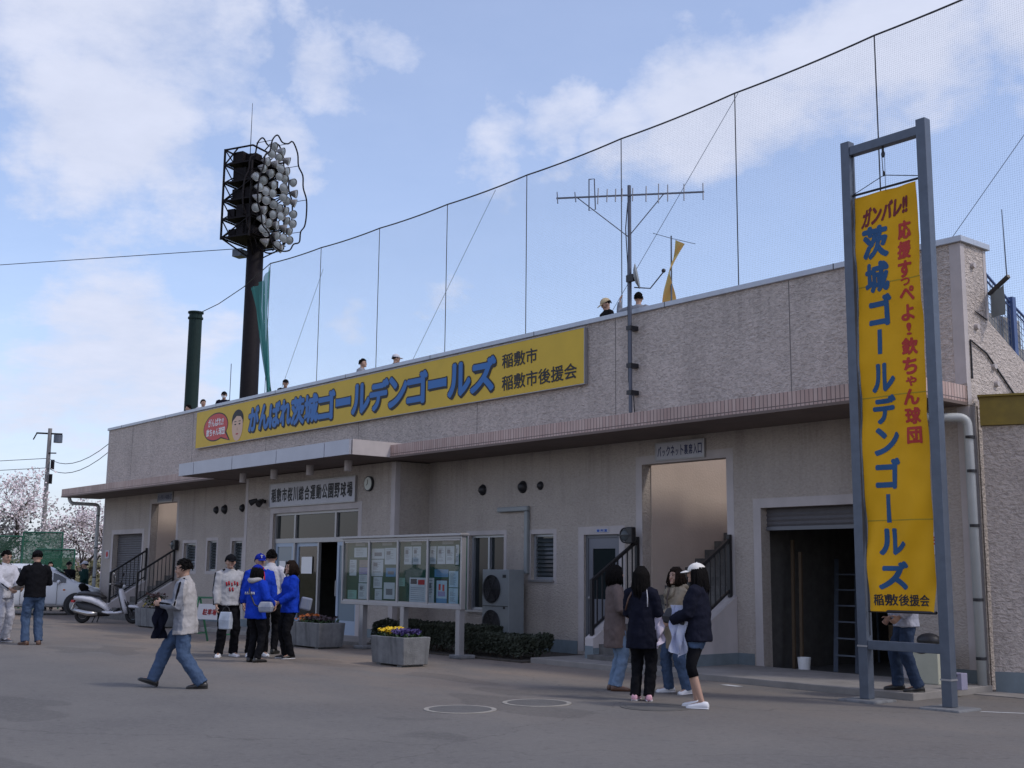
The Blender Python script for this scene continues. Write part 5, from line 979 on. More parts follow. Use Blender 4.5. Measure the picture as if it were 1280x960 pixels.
def person(label, loc, heading, H=1.68, group=None, female=False, lean=0, dz=0., hands=None, poles=None, feet=None, knees=None, hyaw=0, hpit=0, hair='short', haircol=None, cap=None, mask=None,
           top=None, hem=.86, puff=1., bottom=None, legmat=None, short=None, wide=1., shoe=None, collar=None, vox=.010, face=True, bust=None, extras=None, curl=.55, hood=None, sleeve2=None, zone=None, sit=None, palms=None):
    rz = radians(heading)-pi/2; s_ = H/1.70
    PZ = .92+dz; ln = radians(-lean)
    def tf(p):
        p = V(p)
        q = V((p.x, p.y, p.z-.92)); 
        if p.z > .92: q = V((q.x, q.y*cos(ln)-q.z*sin(ln), q.y*sin(ln)+q.z*cos(ln)))
        return V((q.x, q.y, q.z+PZ))
    sw = .160 if female else .178; hw = .085
    def ring(z, rx, ry, y=0, n=16): return [tf((rx*cos(2*pi*k/n), y+ry*sin(2*pi*k/n), z)) for k in range(n)]
    # skeleton
    SH = {q: tf((q*sw, -.005, 1.385)) for q in (1, -1)}; hd = hands or {}; pl = poles or {}
    EL, WR = {}, {}
    for q in (1, -1):
        tgt = hd.get(q, (q*.27, .06, .84)); tgt = V((tgt[0], tgt[1], tgt[2]+dz)) if q not in hd else V(tgt)
        EL[q], WR[q] = ik(SH[q], tgt, .285, .255, pl.get(q, (q*.5, -1, -.1)))
    ft = feet or {}; kn = knees or {}
    HP, KN, AN, FD = {}, {}, {}, {}
    for q in (1, -1):
        f_ = ft.get(q, (q*.105, 0, .085, q*12)); HP[q] = V((q*hw, 0, PZ-.02)); a = V(f_[:3]); KN[q], AN[q] = ik(HP[q], a, .425, .415, kn.get(q, (q*.08, 1, 0)))
        yw = radians(f_[3]) if len(f_) > 3 else 0; pt = radians(f_[4]) if len(f_) > 4 else 0; FD[q] = V((sin(yw)*cos(pt), cos(yw)*cos(pt), sin(pt)))
    hc = tf((0, .018, 1.588)); HR = Matrix.Rotation(radians(hyaw), 3, 'Z') @ Matrix.Rotation(radians(hpit)+ln, 3, 'X')
    h = lambda p: hc+HR @ V(p)
    # body: one continuous skin surface
    mb = MB()
    mb.rings([ring(z, rx*.94, ry*.94, y) for z, rx, ry, y in ((.84, .13, .09, 0), (.92, .165, .112, -.005), (1.03, .138 if not female else .125, .095, 0), (1.15, .148 if not female else .13, .10, 0), (1.28, .160 if not female else .145, .112, .006), (1.37, .165 if not female else .148, .095, -.004), (1.42, .12, .075, -.008), (1.46, .06, .058, -.008))])
    mb.tube([tf((0, -.012, 1.40)), tf((0, -.004, 1.47)), h((0, -.015, -.06))], [.062 if not female else .054, .056 if not female else .047, .055 if not female else .046], 12)
    def headfn(u, p):
        x, y, z = p
        if u.z < 0: k = -u.z; x *= 1-.34*k*k; y = y*(1-.22*k) + .018*k
        if u.y > .3: y *= .95; 
        return HR @ V((x, y, z))
    mb.sphere(hc, (.076, .098, .116), 28, 20, headfn)
    NS = 9
    mb.tube([h((0, .082, .022)), h((0, .104, -.018)), h((0, .096, -.032))], [.009, .016, .012], 8); mb.sphere(h((0, .080, -.088)), (.03, .022, .02), 10, 8)
    for q in (1, -1): mb.sphere(h((q*.078, -.008, -.005)), (.012, .024, .032), 8, 8); mb.sphere(h((q*.030, .076, .034)), (.026, .014, .009), 8, 6); mb.sphere(h((q*.042, .058, -.03)), (.022, .022, .02), 8, 6)
    mb.sphere(h((0, .086, -.060)), (.026, .013, .012), 10, 6)
    for q in (1, -1):
        mb.tube([SH[q]-V((q*.04, 0, -.02)), SH[q], SH[q].lerp(EL[q], .5), EL[q], EL[q].lerp(WR[q], .35), WR[q]], [.05, .055, .047, .038, .040, .026], 10)
        d = (WR[q]-EL[q]).normalized(); pn = V((palms or {}).get(q, (-q*1., .25, 0))); hand(mb, WR[q], d, pn, (1 if q > 0 else -1)*(1), curl)
        mb.tube([HP[q]+V((0, 0, .03)), HP[q].lerp(KN[q], .45), KN[q], KN[q].lerp(AN[q], .3), AN[q]], [.082, .072, .054, .052, .034], 12)
        mb.tube([AN[q]-FD[q]*.05+V((0, 0, -.03)), AN[q]+FD[q]*.04+V((0, 0, -.035)), AN[q]+FD[q]*.15+V((0, 0, -.055))], [.034, .036, .022], 8)
    r_ = remesh(mb, 'person', [m_skin], min(vox, .009) if face else vox, 2)
    body = bpy.data.objects.new('person', r_); COL.objects.link(body); body.location = loc; body.rotation_euler = (0, 0, rz); body.scale = (s_,)*3; tag(body, label, 'person', group)
    def child(nm, me): o = bpy.data.objects.new(nm, me); COL.objects.link(o); o.parent = body; return o
    def raw(nm, m_, mbx, smooth=True): return mbx.build(nm, m_, body, smooth, local=True)
    # face marks
    if face:
        for q in (1, -1):
            e = MB(); e.sphere(h((q*.031, .0865, .012)), (.013, .006, .0062), 10, 6); raw('eye', m_eye, e)
            e = MB(); e.tube([h((q*.015, .094, .034)), h((q*.034, .092, .040)), h((q*.050, .078, .034))], [.0035, .0045, .003], 6); raw('eyebrow', haircol or m_hair, e)
        e = MB(); e.sphere(h((0, .0965, -.058)), (.022, .006, .0065), 10, 6); raw('mouth', m_lip, e)
    if mask: e = MB(); e.sphere(h((0, .062, -.045)), (.062, .052, .050), 14, 10); raw('face_mask', mask, e)
    # hair
    hm = haircol or m_hair; hb = MB()
    def hairfn(u, p):
        x, y, z = p; k = 1+.05*noise.noise(V((u.x*5, u.y*5, u.z*5)))+.02*noise.noise(V((u.x*16, u.y*16, u.z*6))); x, y, z = x*k, y*k, z*k
        cut = u.y > .30+.25*max(0, -u.z) and u.z < (.50 if hair != 'fringe' else .30) and abs(u.x) < (.80 if hair in ('short',) else .72)
        if hair == 'short':
            if u.z < -.30 or (u.y > .25 and u.z < .42) or (abs(u.x) > .55 and u.z < -.05 and u.y > -.2): x, y, z = x*.80, y*.74, z*.80
        else:
            if cut: x, y, z = x*.78, y*.72, z*.78
            elif u.z < .1:
                L_ = {'bob': 1.55, 'fringe': 1.6, 'long': 2.9}[hair]; z = z*L_ if u.z < 0 else z
                if u.z < 0: f_ = min(1, -u.z*1.6); x = x*(1+.30*f_)+(0 if abs(u.z) < .95 else 0); y = y*(1+.15*f_)-.012*f_
                if u.z < -.8: x *= 1.6; y *= 1.6
        return HR @ V((x, y, z))
    hb.sphere(h((0, -.012, .014)), (.082, .102, .114) if hair == 'short' else (.090, .108, .118), 36, 26, hairfn)
    rl = random.Random(int(abs(loc[0]*97+loc[1]*31))); hp = lambda u, k: V((u.x*.086*k, -.012+u.y*.106*k, .014+u.z*.118*k))
    if hair == 'short':
        for _ in range(120):
            a = rl.uniform(0, 2*pi); zz_ = rl.uniform(-.1, 1); rr_ = sqrt(max(0, 1-zz_*zz_)); u = V((rr_*cos(a), rr_*sin(a), zz_))
            if (u.y > .2 and u.z < .55) or (cap and u.z > .2): continue
            v = V((rl.gauss(0, .5), rl.gauss(.15, .5), rl.gauss(-.25, .4))); u2 = (u+v*.22).normalized(); u3 = (u2+v*.2).normalized(); hb.tube([h(hp(u, .94)), h(hp(u2, 1.05)), h(hp(u3, 1.09+.05*rl.random()))], [.014, .010, .002], 5)
    else:
        for _ in range(110):
            a = rl.uniform(.18*pi, 2.82*pi) if False else rl.uniform(-1.22*pi, .22*pi); L_ = {'bob': .17, 'fringe': .17, 'long': .33}[hair]*rl.uniform(.75, 1.1); u0 = V((cos(a)*.35, sin(a)*.35, .92)).normalized(); u1 = V((cos(a)*.95, sin(a)*.95, .25)).normalized(); k = (1.0 if cap else 1.03)+(.02 if cap else .05)*rl.random(); u0 = V((cos(a)*.8, sin(a)*.8, .5)).normalized() if cap else u0; e1 = hp(V((cos(a), sin(a), 0)), k+.06); e2 = e1+V((rl.gauss(0, .012), rl.gauss(0, .012)-.004, -L_*.6)); e3 = e2+V((-cos(a)*.018+rl.gauss(0, .014), -sin(a)*.018+rl.gauss(0, .014), -L_*.4))
            hb.tube([h(hp(u0, k)), h(hp(u1, k)), h(e1), h(e2), h(e3)], [.010, .014, .016, .013, .003], 5)
        for _ in range(0 if cap else 16):
            a = rl.uniform(.2*pi, .8*pi); u0 = V((cos(a)*.4, sin(a)*.4, .9)).normalized(); u1 = V((cos(a)*.75, sin(a)*.75, .6)).normalized(); hb.tube([h(hp(u0, 1.02)), h(hp(u1, 1.04)), h(hp(V((cos(a)*.95, sin(a)*.9, .38)), 1.0))], [.010, .012, .003], 5)
    raw('hair', hm, hb)
    if cap:
        cb = MB(); cb.sphere(h((0, -.008, .036)), (.094, .114, .098), 24, 12, lambda u, p: HR @ V((p.x, p.y, max(p.z, -.004))))
        cb.sphere(h((0, .125, .030)), (.072, .072, .010), 18, 8, lambda u, p: HR @ V((p.x, p.y, p.z-.9*p.x*p.x*3-.02*max(0, u.y)))); cb.sphere(h((0, -.008, .134)), .009, 8, 6); raw('cap', cap if not isinstance(cap, tuple) else cap[0], cb)
        if isinstance(cap, tuple):
            tmb = MB(); text_into(tmb, cap[1], -.022, .022, .055, .105, 0, bold=.05, grow=1, fn=lambda p: h((-p[0], .106-(p[2]-.055)*.28, p[2]))); raw('cap_letter', m_white, tmb, False)
    # upper garment
    if top:
        g = .018*puff; mb = MB(); st = [(hem, .178+g+(.01 if hem < .8 else 0), .128+g, 0)]
        if hem < .80: st.append((.86, .178+g, .128+g, 0))
        st += [(.95, .166+g, .118+g, 0), (1.06, (.158 if not female else .142)+g*1.3, .112+g*1.3, .004), (1.17, (.164 if not female else .146)+g*1.3, .118+g, .006), (1.28, (.176 if not female else .160)+g, .126+g*.8, .010 if not female else .022), (1.36, (.182 if not female else .164)+g*.6, .108+g*.5, 0), (1.42, .135+g*.3, .085+g*.3, -.008), (1.455, .082, .075, -.008)]
        def rg(z, rx, ry, y):
            if z < .92:   # follow the thighs a little
                return [tf((rx*cos(2*pi*k/18), y+ry*sin(2*pi*k/18), .921))-V((0, 0, (.92-z)*.985)) for k in range(18)]
            return ring(z, rx, ry, y, 18)
        mb.rings([rg(*q) for q in st])
        for q in (1, -1):
            a, b, c = SH[q], EL[q], WR[q]; mb.tube([a-V((q*.07, 0, -.022)), a+V((-q*.006, 0, -.010)), a.lerp(b, .5), b, b.lerp(c, .5), c-(c-b).normalized()*.015], [.066, .073+g*.5, .062+g*.7, .055+g*.7, .049+g*.7, .040+g*.5], 12)
        mm = top if isinstance(top, (list, tuple)) else [top]
        zf = None
        if zone: zf = lambda p: zone(p, SH, EL, WR)
        child('jacket' if hem < .9 else 'shirt', remesh(mb, 'jacket', list(mm), vox*1.15, 2, (.018+.007*puff), .09, zf))
        if collar:
            cbm = MB(); n = 20; cbm.rings([[tf((r0*cos(2*pi*k/n), -.006+r0*.95*sin(2*pi*k/n)+(.012 if z > 1.46 else 0), z+.018*(-sin(2*pi*k/n)))) for k in range(n)] for r0, z in ((.088, 1.430), (.076, 1.475), (.068, 1.488), (.064, 1.47))], cap=False); raw('collar', collar, cbm)
        if hood: cbm = MB(); cbm.tube([tf((.115*cos(a_), -.02+.105*sin(a_), 1.435+.02*cos(2*a_)-.015*sin(a_))) for a_ in [pi*.9+pi*1.2*k/10 for k in range(11)]], [.018, .028, .036, .042, .046, .048, .046, .042, .036, .028, .018], 10); raw('hood', hood, cbm)
    # trousers
    if bottom:
        mb = MB(); mb.rings([[V((rx*cos(2*pi*k/18), ry*sin(2*pi*k/18), z+PZ-.92)) for k in range(18)] for z, rx, ry in ((.80, .12, .095), (.86, .172, .122), (.93, .178, .124), (1.0, .160, .112))])
        for q in (1, -1):
            a, b, c = HP[q], KN[q], AN[q]
            if short: 
                e = a.lerp(b, short); mb.tube([a, a.lerp(e, .5), e], [.098, .096, .094], 14)
            else:
                d = (c-b).normalized(); mb.tube([a, a.lerp(b, .5), b, b.lerp(c, .5), c-d*.03, c+d*.028], [.098, .090*(1+.25*(wide-1)), .070*wide, .064*wide, .062*wide, .064*wide], 14)
        child('trousers' if not short else 'shorts', remesh(mb, 'trousers', [bottom], vox*1.15, 1, .036, .085))
        if short and legmat:
            for q in (1, -1):
                a, b, c = HP[q], KN[q], AN[q]; lm = MB(); lm.tube([a.lerp(b, .4), b, b.lerp(c, .28)], [.086, .064, .062], 14); raw('legging', legmat, lm)
    # shoes
    if shoe:
        for q in (1, -1):
            d = FD[q]; sd = V((d.y, -d.x, 0)).normalized(); up = sd.cross(d)*1; up = up if up.z > 0 else -up; c = AN[q]-up*.085
            sm = MB(); ys = [(-.085, .030, .055), (-.07, .040, .085), (-.02, .041, .092), (.05, .044, .072), (.11, .049, .056), (.155, .044, .046), (.185, .022, .030)]
            sm.rings([[c+d*y_+sd*w_*cos(2*pi*k/12)+up*(hh/2+hh/2*max(-1, min(1, 1.25*sin(2*pi*k/12)))) for k in range(12)] for y_, w_, hh in ys]); o = raw('shoe', shoe[0] if isinstance(shoe, tuple) else shoe, sm)
            if isinstance(shoe, tuple):
                so_ = MB(); so_.rings([[c+d*y_+sd*(w_+.004)*cos(2*pi*k/12)+up*(.010+.012*sin(2*pi*k/12)) for k in range(12)] for y_, w_, hh in ys]); o2 = raw('sole', shoe[1], so_)
    if extras: extras(dict(SH=SH, EL=EL, WR=WR, HP=HP, KN=KN, AN=AN, tf=tf, h=h, raw=raw, body=body, ring=ring))
    return body
c_ = dict(jean=cloth('jeans_blue', (.055, .085, .145)), jeanl=cloth('jeans_light', (.14, .20, .29)), jeand=cloth('jeans_dark', (.028, .042, .075)), black=cloth('black_cloth', (.008, .008, .010)), navy=cloth('navy_cloth', (.010, .011, .020)), blue=cloth('bright_blue_cloth', (.010, .040, .36)), capblue=cloth('cap_blue', (.009, .02, .22)), offw=cloth('off_white_cloth', (.34, .325, .32)), grey=cloth('grey_cloth', (.20, .21, .24)), white=cloth('white_cloth', (.46, .46, .50)), beige=cloth('beige_cloth', (.25, .21, .155)), brown=cloth('taupe_cloth', (.115, .09, .085)), silver=cloth('silver_cloth', (.34, .35, .41), .5), pale=cloth('pale_grey_cloth', (.34, .34, .35)), khaki=cloth('khaki_cloth', (.22, .18, .13)), red=cloth('red_cloth', (.35, .02, .03)))
s_black = M('black_leather', (.014, .013, .013), .4); s_white = M('white_shoe', (.62, .62, .64), .5); s_brown = M('brown_leather', (.10, .05, .03), .5); s_grey = M('shoe_grey', (.10, .10, .12), .6); s_pink = M('pink_shoe', (.55, .30, .36), .5); m_bag = M('bag_black', (.012, .012, .016), .5)
def stripes(off, mat, r_=.014, side=True):
    def f(S):
        for q in (1, -1):
            mb = MB(); o_ = V((q*.078, 0, .01)); a, b, c = S['SH'][q], S['EL'][q], S['WR'][q]; n1 = V((q, .15, .25)).normalized()
            d1 = (b-a).normalized(); n = (n1-d1*n1.dot(d1)).normalized(); mb.tube([a+V((-q*.09, 0, .075)), a+n*.078, a.lerp(b, .5)+n*.072, b+n*.066, b.lerp(c, .5)+n*.058, c+n*.048], [r_]*6, 6); S['raw']('sleeve_stripe', mat, mb)
    return f
# man walking to the left in the open yard
def walkx(S):
    stripes(0, c_['black'], .016)(S); mb = MB()
    mb.tube([S['tf']((.0, .150, .88)), S['tf']((0, .152, 1.1)), S['tf']((0, .145, 1.3)), S['tf']((0, .10, 1.43))], .010, 6); S['raw']('zip', c_['grey'], mb)
def zwalk(p, SH, EL, WR):
    if p.y > -.01 and p.z > .74 and abs(p.x) < .30: return 1
    return 0
person('man in an off white zip jacket and jeans striding left across the open yard', (-14.9, -8.62, 0), 232, 1.70, lean=4, dz=-.055, feet={1: (.07, .40, .115, 4, 18), -1: (-.09, -.26, .085, -8, 0)}, hands={1: (.10, .33, 1.07), -1: (-.12, .30, 1.08)}, hyaw=4, hpit=-6, hair='short', top=[c_['offw'], c_['grey']], zone=zwalk, hem=.74, puff=1.7, bottom=c_['jean'], wide=1.32, shoe=(s_black, s_black), collar=c_['offw'], extras=walkx, vox=.009)
# the group in blue jackets before the entrance
GB = 'group standing before the entrance'
def whitejersey(S):
    stripes(0, c_['black'], .014)(S)
    mb = MB()
    for k, (x, z) in enumerate(((-.10, 1.22), (-.05, 1.235), (.0, 1.22), (.05, 1.235), (.09, 1.22), (-.02, 1.13), (.03, 1.13))): mb.bar(S['tf']((x, .150, z-.035)), S['tf']((x+.012, .150, z+.03)), .022, .016)
    S['raw']('chest_lettering', c_['red'], mb)
person('man in a white baseball jacket with black sleeve stripes and a dark cap', (-19.72, -5.62, 0), 352, 1.78, GB, feet={1: (.14, .03, .085, 25), -1: (-.13, -.03, .085, -10)}, hands={1: (.24, .10, .86), -1: (-.25, .12, .90)}, hyaw=-8, cap=c_['black'], top=c_['pale'], puff=1.5, bottom=c_['black'], wide=1.2, shoe=(s_white, s_white), collar=c_['pale'], extras=whitejersey)
person('man in an open blue jacket over grey wearing a blue cap with white letter', (-19.55, -5.12, 0), 345, 1.80, GB, feet={1: (.13, .02, .085, 18), -1: (-.12, 0, .085, -12)}, hands={1: (.27, .10, .87), -1: (-.25, .12, .87)}, cap=(c_['capblue'], 'T'), top=[c_['blue'], c_['grey'], c_['red']], zone=lambda p, a, b, c: (1 if abs(p.x) < .045 else (2 if abs(p.x) < .065 and p.z > 1.2 else 0)) if p.y > .07 and p.z > .95 else 0, hem=.80, puff=1.7, bottom=c_['black'], wide=1.15, shoe=(s_white, s_white), collar=c_['red'])
def backprint(S):
    mb = MB()
    for k in range(5): x = -.12+.05*k; mb.bar(S['tf']((x, -.158, 1.19)), S['tf']((x+.014, -.158, 1.235)), .012, .012); mb.bar(S['tf']((x+.014, -.158, 1.235)), S['tf']((x+.028, -.158, 1.19)), .012, .012)
    S['raw']('back_print', c_['white'], mb)
    mb = MB(); mb.tube([S['tf']((-.08, -.02, 1.45)), S['tf']((-.02, -.155, 1.25)), S['tf']((.13, -.17, 1.02)), S['tf']((.20, -.08, .95))], .014, 6); S['raw']('bag_strap', m_bag, mb)
person('woman in a blue jacket and blue cap seen from behind', (-18.35, -5.80, 0), 108, 1.60, GB, female=True, cap=c_['capblue'], hair='bob', top=c_['blue'], hem=.76, puff=1.9, bottom=c_['black'], wide=1.05, shoe=s_black, hood=c_['offw'], hands={1: (.22, .22, 1.0), -1: (-.22, .20, 1.0)}, extras=backprint, feet={1: (.10, .0, .085, 14), -1: (-.10, .02, .085, -16)})
mb = MB(); mb.rings([[(-.11, -.045, -.09), (.11, -.045, -.09), (.11, .045, -.09), (-.11, .045, -.09)], [(-.13, -.055, .0), (.13, -.055, .0), (.13, .055, .0), (-.13, .055, .0)], [(-.10, -.03, .085), (.10, -.03, .085), (.10, .03, .085), (-.10, .03, .085)]]); o = mb.build('shoulder_bag', M('bag_white', (.45, .46, .48), .6, var=.3, scale=7, col2=(.12, .14, .2))); bevel(o, .025, 3); o.location = (-18.03, -5.78, .92); o.rotation_euler = (0, 0, .6); tag(o, 'small white and navy shoulder bag at the hip of the woman in the blue cap', 'bag')
person('dark haired man in a white top standing behind the blue group, facing the entrance', (-20.0, -4.65, 0), 140, 1.88, GB, hair='short', top=c_['white'], puff=1.2, bottom=c_['black'], shoe=s_black, collar=c_['white'], face=False)
person('bareheaded woman with dark bob in a blue jacket, right of the blue group', (-18.78, -4.90, 0), 262, 1.68, GB, female=True, hair='bob', haircol=m_hairbr, top=c_['blue'], hem=.80, puff=1.7, bottom=c_['black'], wide=1.1, shoe=(s_black, s_white), collar=c_['white'], hands={1: (.10, .26, .98), -1: (-.10, .26, .98)}, hyaw=8, feet={1: (.10, .02, .085, 15), -1: (-.10, 0, .085, -15)})
mb = MB(); mb.rings([[(-.12, -.05, 0), (.12, -.05, 0), (.12, .05, 0), (-.12, .05, 0)], [(-.125, -.055, .16), (.125, -.055, .16), (.125, .055, .16), (-.125, .055, .16)], [(-.12, -.02, .30), (.12, -.02, .30), (.12, .02, .30), (-.12, .02, .30)]]); o = bevel(mb.build('carrier_bag', M('clear_plastic', (.36, .40, .46), .35, var=.25, scale=7)), .02, 3); o.location = (-19.33, -5.85, .50); o.rotation_euler = (0, 0, .4); tag(o, 'pale plastic carrier bag hanging beside the man in the white baseball jacket', 'bag')
mb = MB(); mb.tube([(-.09, 0, .28), (-.06, 0, .36), (.0, 0, .40), (.06, 0, .36), (.09, 0, .28)], .008, 5); mb.build('handle', m_bag, o, local=True)
mb = MB(); mb.box(-.10, .10, -.05, .05, 0, .22); o = bevel(mb.build('striped_pouch', M('pouch_white', (.52, .54, .56), .5, var=.6, scale=4, stretch=(14, .1, .1), col2=(.08, .10, .16))), .03, 3); o.location = (-18.56, -4.74, .84); o.rotation_euler = (0, .2, .9); tag(o, 'white pouch with dark stripes hanging right of the smiling woman in blue', 'bag')
# man in the doorway
person('man in dark jacket and khaki trousers standing inside the open entrance door', (-24.4, -.2, .02), 140, 1.66, cap=c_['black'], top=c_['navy'], bottom=c_['khaki'], shoe=s_black, face=False)
# four women by the stairs
GW = 'four women talking by the stairs'
person('woman in a taupe coat and light jeans facing away at the left of the four', (-11.46, -4.13, 0), 62, 1.62, GW, female=True, hair='bob', top=c_['brown'], hem=.58, puff=1.2, bottom=c_['jeanl'], wide=1.15, shoe=s_brown, hands={1: (.16, .24, 1.05), -1: (-.16, .22, 1.02)}, collar=c_['brown'], face=False, feet={1: (.09, 0, .085, 15), -1: (-.09, 0, .085, -10)})
def coatx(S):
    mb = MB(); mb.tube([S['tf']((.0, .160, .93)), S['tf']((.004, .172, 1.1)), S['tf']((.006, .172, 1.28)), S['tf']((.02, .12, 1.42))], .008, 6); S['raw']('placket', c_['brown'], mb)
    for q in (1, -1): mb = MB(); mb.rings([[S['tf']((q*.02, .165, 1.27)), S['tf']((q*.10, .150, 1.33)), S['tf']((q*.085, .10, 1.43)), S['tf']((q*.03, .125, 1.42))], [S['tf']((q*.02, .182, 1.27)), S['tf']((q*.105, .162, 1.33)), S['tf']((q*.085, .115, 1.44)), S['tf']((q*.03, .142, 1.42))]]); S['raw']('lapel', c_['beige'], mb)
    mb = MB()
    for z in (1.0, 1.1, 1.2): mb.sphere(S['tf']((.03, .178, z)), .012, 8, 6)
    S['raw']('button', m_bag, mb)
def strapx(S):
    mb = MB(); mb.tube([S['tf']((.10, -.06, 1.43)), S['tf']((.135, -.115, 1.32)), S['tf']((.14, -.13, 1.2))], .007, 5); S['raw']('piping', c_['white'], mb)
    mb = MB(); mb.tube([S['tf']((-.07, -.06, 1.44)), S['tf']((-.13, -.12, 1.3)), S['tf']((-.18, -.10, 1.15))], .012, 5); S['raw']('bag_strap', s_brown, mb)
person('woman with long black hair in dark navy jacket and trousers with her back turned', (-10.37, -4.75, 0), 112, 1.60, GW, female=True, hair='long', top=c_['navy'], hem=.66, puff=1.3, bottom=c_['black'], wide=1.15, shoe=(s_pink, s_white), hands={1: (.14, .28, 1.02), -1: (-.12, .28, 1.05)}, extras=strapx, face=False, feet={1: (.09, .02, .085, -25), -1: (-.09, .0, .085, -10)})
person('woman in a beige half coat and jeans facing the others with folded arms', (-10.72, -3.72, 0), 262, 1.60, GW, female=True, hair='bob', haircol=m_hairbr, top=c_['beige'], hem=.60, puff=1.5, bottom=c_['jean'], wide=1.2, shoe=(s_white, s_white), collar=c_['beige'], hood=c_['beige'], extras=coatx, hands={1: (-.02, .26, 1.06), -1: (.05, .27, .98)}, palms={1: (0, -1, 0), -1: (0, -1, 0)}, hyaw=6, feet={1: (.16, .03, .085, 22), -1: (-.15, -.03, .085, -15)})
m_capw = cloth('cap_white', (.66, .64, .60))
person('woman in a white cap, navy sweatshirt, denim shorts and black leggings', (-9.42, -4.78, 0), 205, 1.64, GW, female=True, hair='long', cap=m_capw, top=c_['navy'], hem=.78, puff=2.0, bottom=c_['jean'], short=.45, legmat=c_['black'], shoe=(s_white, s_white), hands={1: (.14, .30, 1.04), -1: (-.14, .30, 1.02)}, hyaw=15, feet={1: (.09, .06, .085, 5), -1: (-.08, -.05, .085, -5)}, face=False)
def draped(loc, rz, w_, h_, mat, label, seed, nm='folded_shirt'):
    mb = MB(); n = 16; vs = [(-w_/2+w_*j/10+.02*sin(i*.7+j), .05*sin(j*1.3+seed)*(i/n)+.02*noise.noise(V((j*.5, i*.4, seed))), -h_*i/n*(1-.25*abs(j-5)/5*((seed % 3)/2))) for i in range(n+1) for j in range(11)]
    mb.add(vs, [(i*11+j, i*11+j+1, (i+1)*11+j+1, (i+1)*11+j) for i in range(n) for j in range(10)]); vs2 = [(a, b+.035, c) for a, b, c in vs]; mb.add(vs2, [(i*11+j, (i+1)*11+j, (i+1)*11+j+1, i*11+j+1) for i in range(n) for j in range(10)])
    o = mb.build(nm, mat, smooth=True); o.location = loc; o.rotation_euler = (0, 0, rz); return tag(o, label, 'clothing')
draped((-15.08, -8.90, 1.07), radians(60), .17, .44, c_['navy'], 'dark jacket hanging from the hands of the striding man in off white', 3, 'carried_jacket')
m_jersey = M('jersey_white_blue', (.55, .56, .60), .8, var=.05, scale=4, col2=(.30, .34, .52))
draped((-9.53, -5.00, 1.17), radians(30), .19, .60, m_jersey, 'white and pale blue jersey draped over the arms of the woman in the white cap', 4)
draped((-10.20, -4.66, 1.02), radians(30), .16, .40, M('towel_lilac', (.55, .50, .60), .85), 'pale lilac towel held by the woman in dark navy', 2, 'towel')
mb = MB(); mb.rings([[(-.13, -.05, -.10), (.13, -.05, -.10), (.13, .05, -.10), (-.13, .05, -.10)], [(-.14, -.06, -.02), (.14, -.06, -.02), (.14, .06, -.02), (-.14, .06, -.02)], [(-.10, -.025, .08), (.10, -.025, .08), (.10, .025, .08), (-.10, .025, .08)]]); o = bevel(mb.build('handbag', m_bag), .03, 3); o.location = (-9.60, -4.98, 1.05); o.rotation_euler = (0, .1, .5); tag(o, 'black handbag held against the jersey by the woman in the white cap', 'bag')
# man half hidden behind the banner frame
person('man in a silver jacket and jeans standing behind the crossbar of the banner frame', (-8.62, -1.72, .09), 228, 1.66, top=c_['silver'], hem=.82, puff=1.8, bottom=c_['jeand'], wide=1.25, shoe=(s_black, s_black), hands={1: (.20, .16, .93), -1: (-.2, .14, .95)}, hair='short', hyaw=0, feet={1: (.13, .10, .085, 8), -1: (-.11, -.08, .085, -8)})
# two men at the left edge
def trackx(S):
    stripes(0, c_['navy'], .015)(S)
    for q in (1, -1):
        mb = MB(); a, b, c = S['HP'][q], S['KN'][q], S['AN'][q]; n = V((q, 0, 0)); mb.tube([a+n*.098, a.lerp(b, .5)+n*.094, b+n*.084, b.lerp(c, .5)+n*.078, c+n*.076], .016, 6); S['raw']('leg_stripe', c_['navy'], mb)
person('man in a white tracksuit with navy stripes at the far left edge', (-25.92, -7.62, 0), 20, 1.86, top=c_['white'], hem=.82, puff=1.6, bottom=c_['white'], wide=1.3, shoe=(s_grey, s_white), hands={1: (.12, .34, 1.0), -1: (-.12, .34, 1.02)}, extras=trackx, hpit=-15, collar=c_['white'])
mb = MB(); mb.box(-.16, .16, -.11, .11, -.008, .008); o = mb.build('newspaper', M('newsprint', (.5, .5, .5), .9, var=.2, scale=20)); o.location = (-25.52, -7.46, 1.12); o.rotation_euler = (.5, 0, radians(-70)); tag(o, 'folded white paper in the hands of the man in the tracksuit', 'paper')
person('man in a black sweater and jeans with his back turned', (-24.78, -7.35, 0), 178, 1.86, top=c_['black'], hem=.86, puff=1.4, bottom=c_['jean'], wide=1.2, shoe=(s_brown, s_brown), hands={1: (.15, .30, 1.12), -1: (-.15, .30, 1.12)}, hpit=-14, cap=c_['black'], collar=c_['black'], feet={1: (.12, .0, .085, 18), -1: (-.12, .0, .085, -18)})
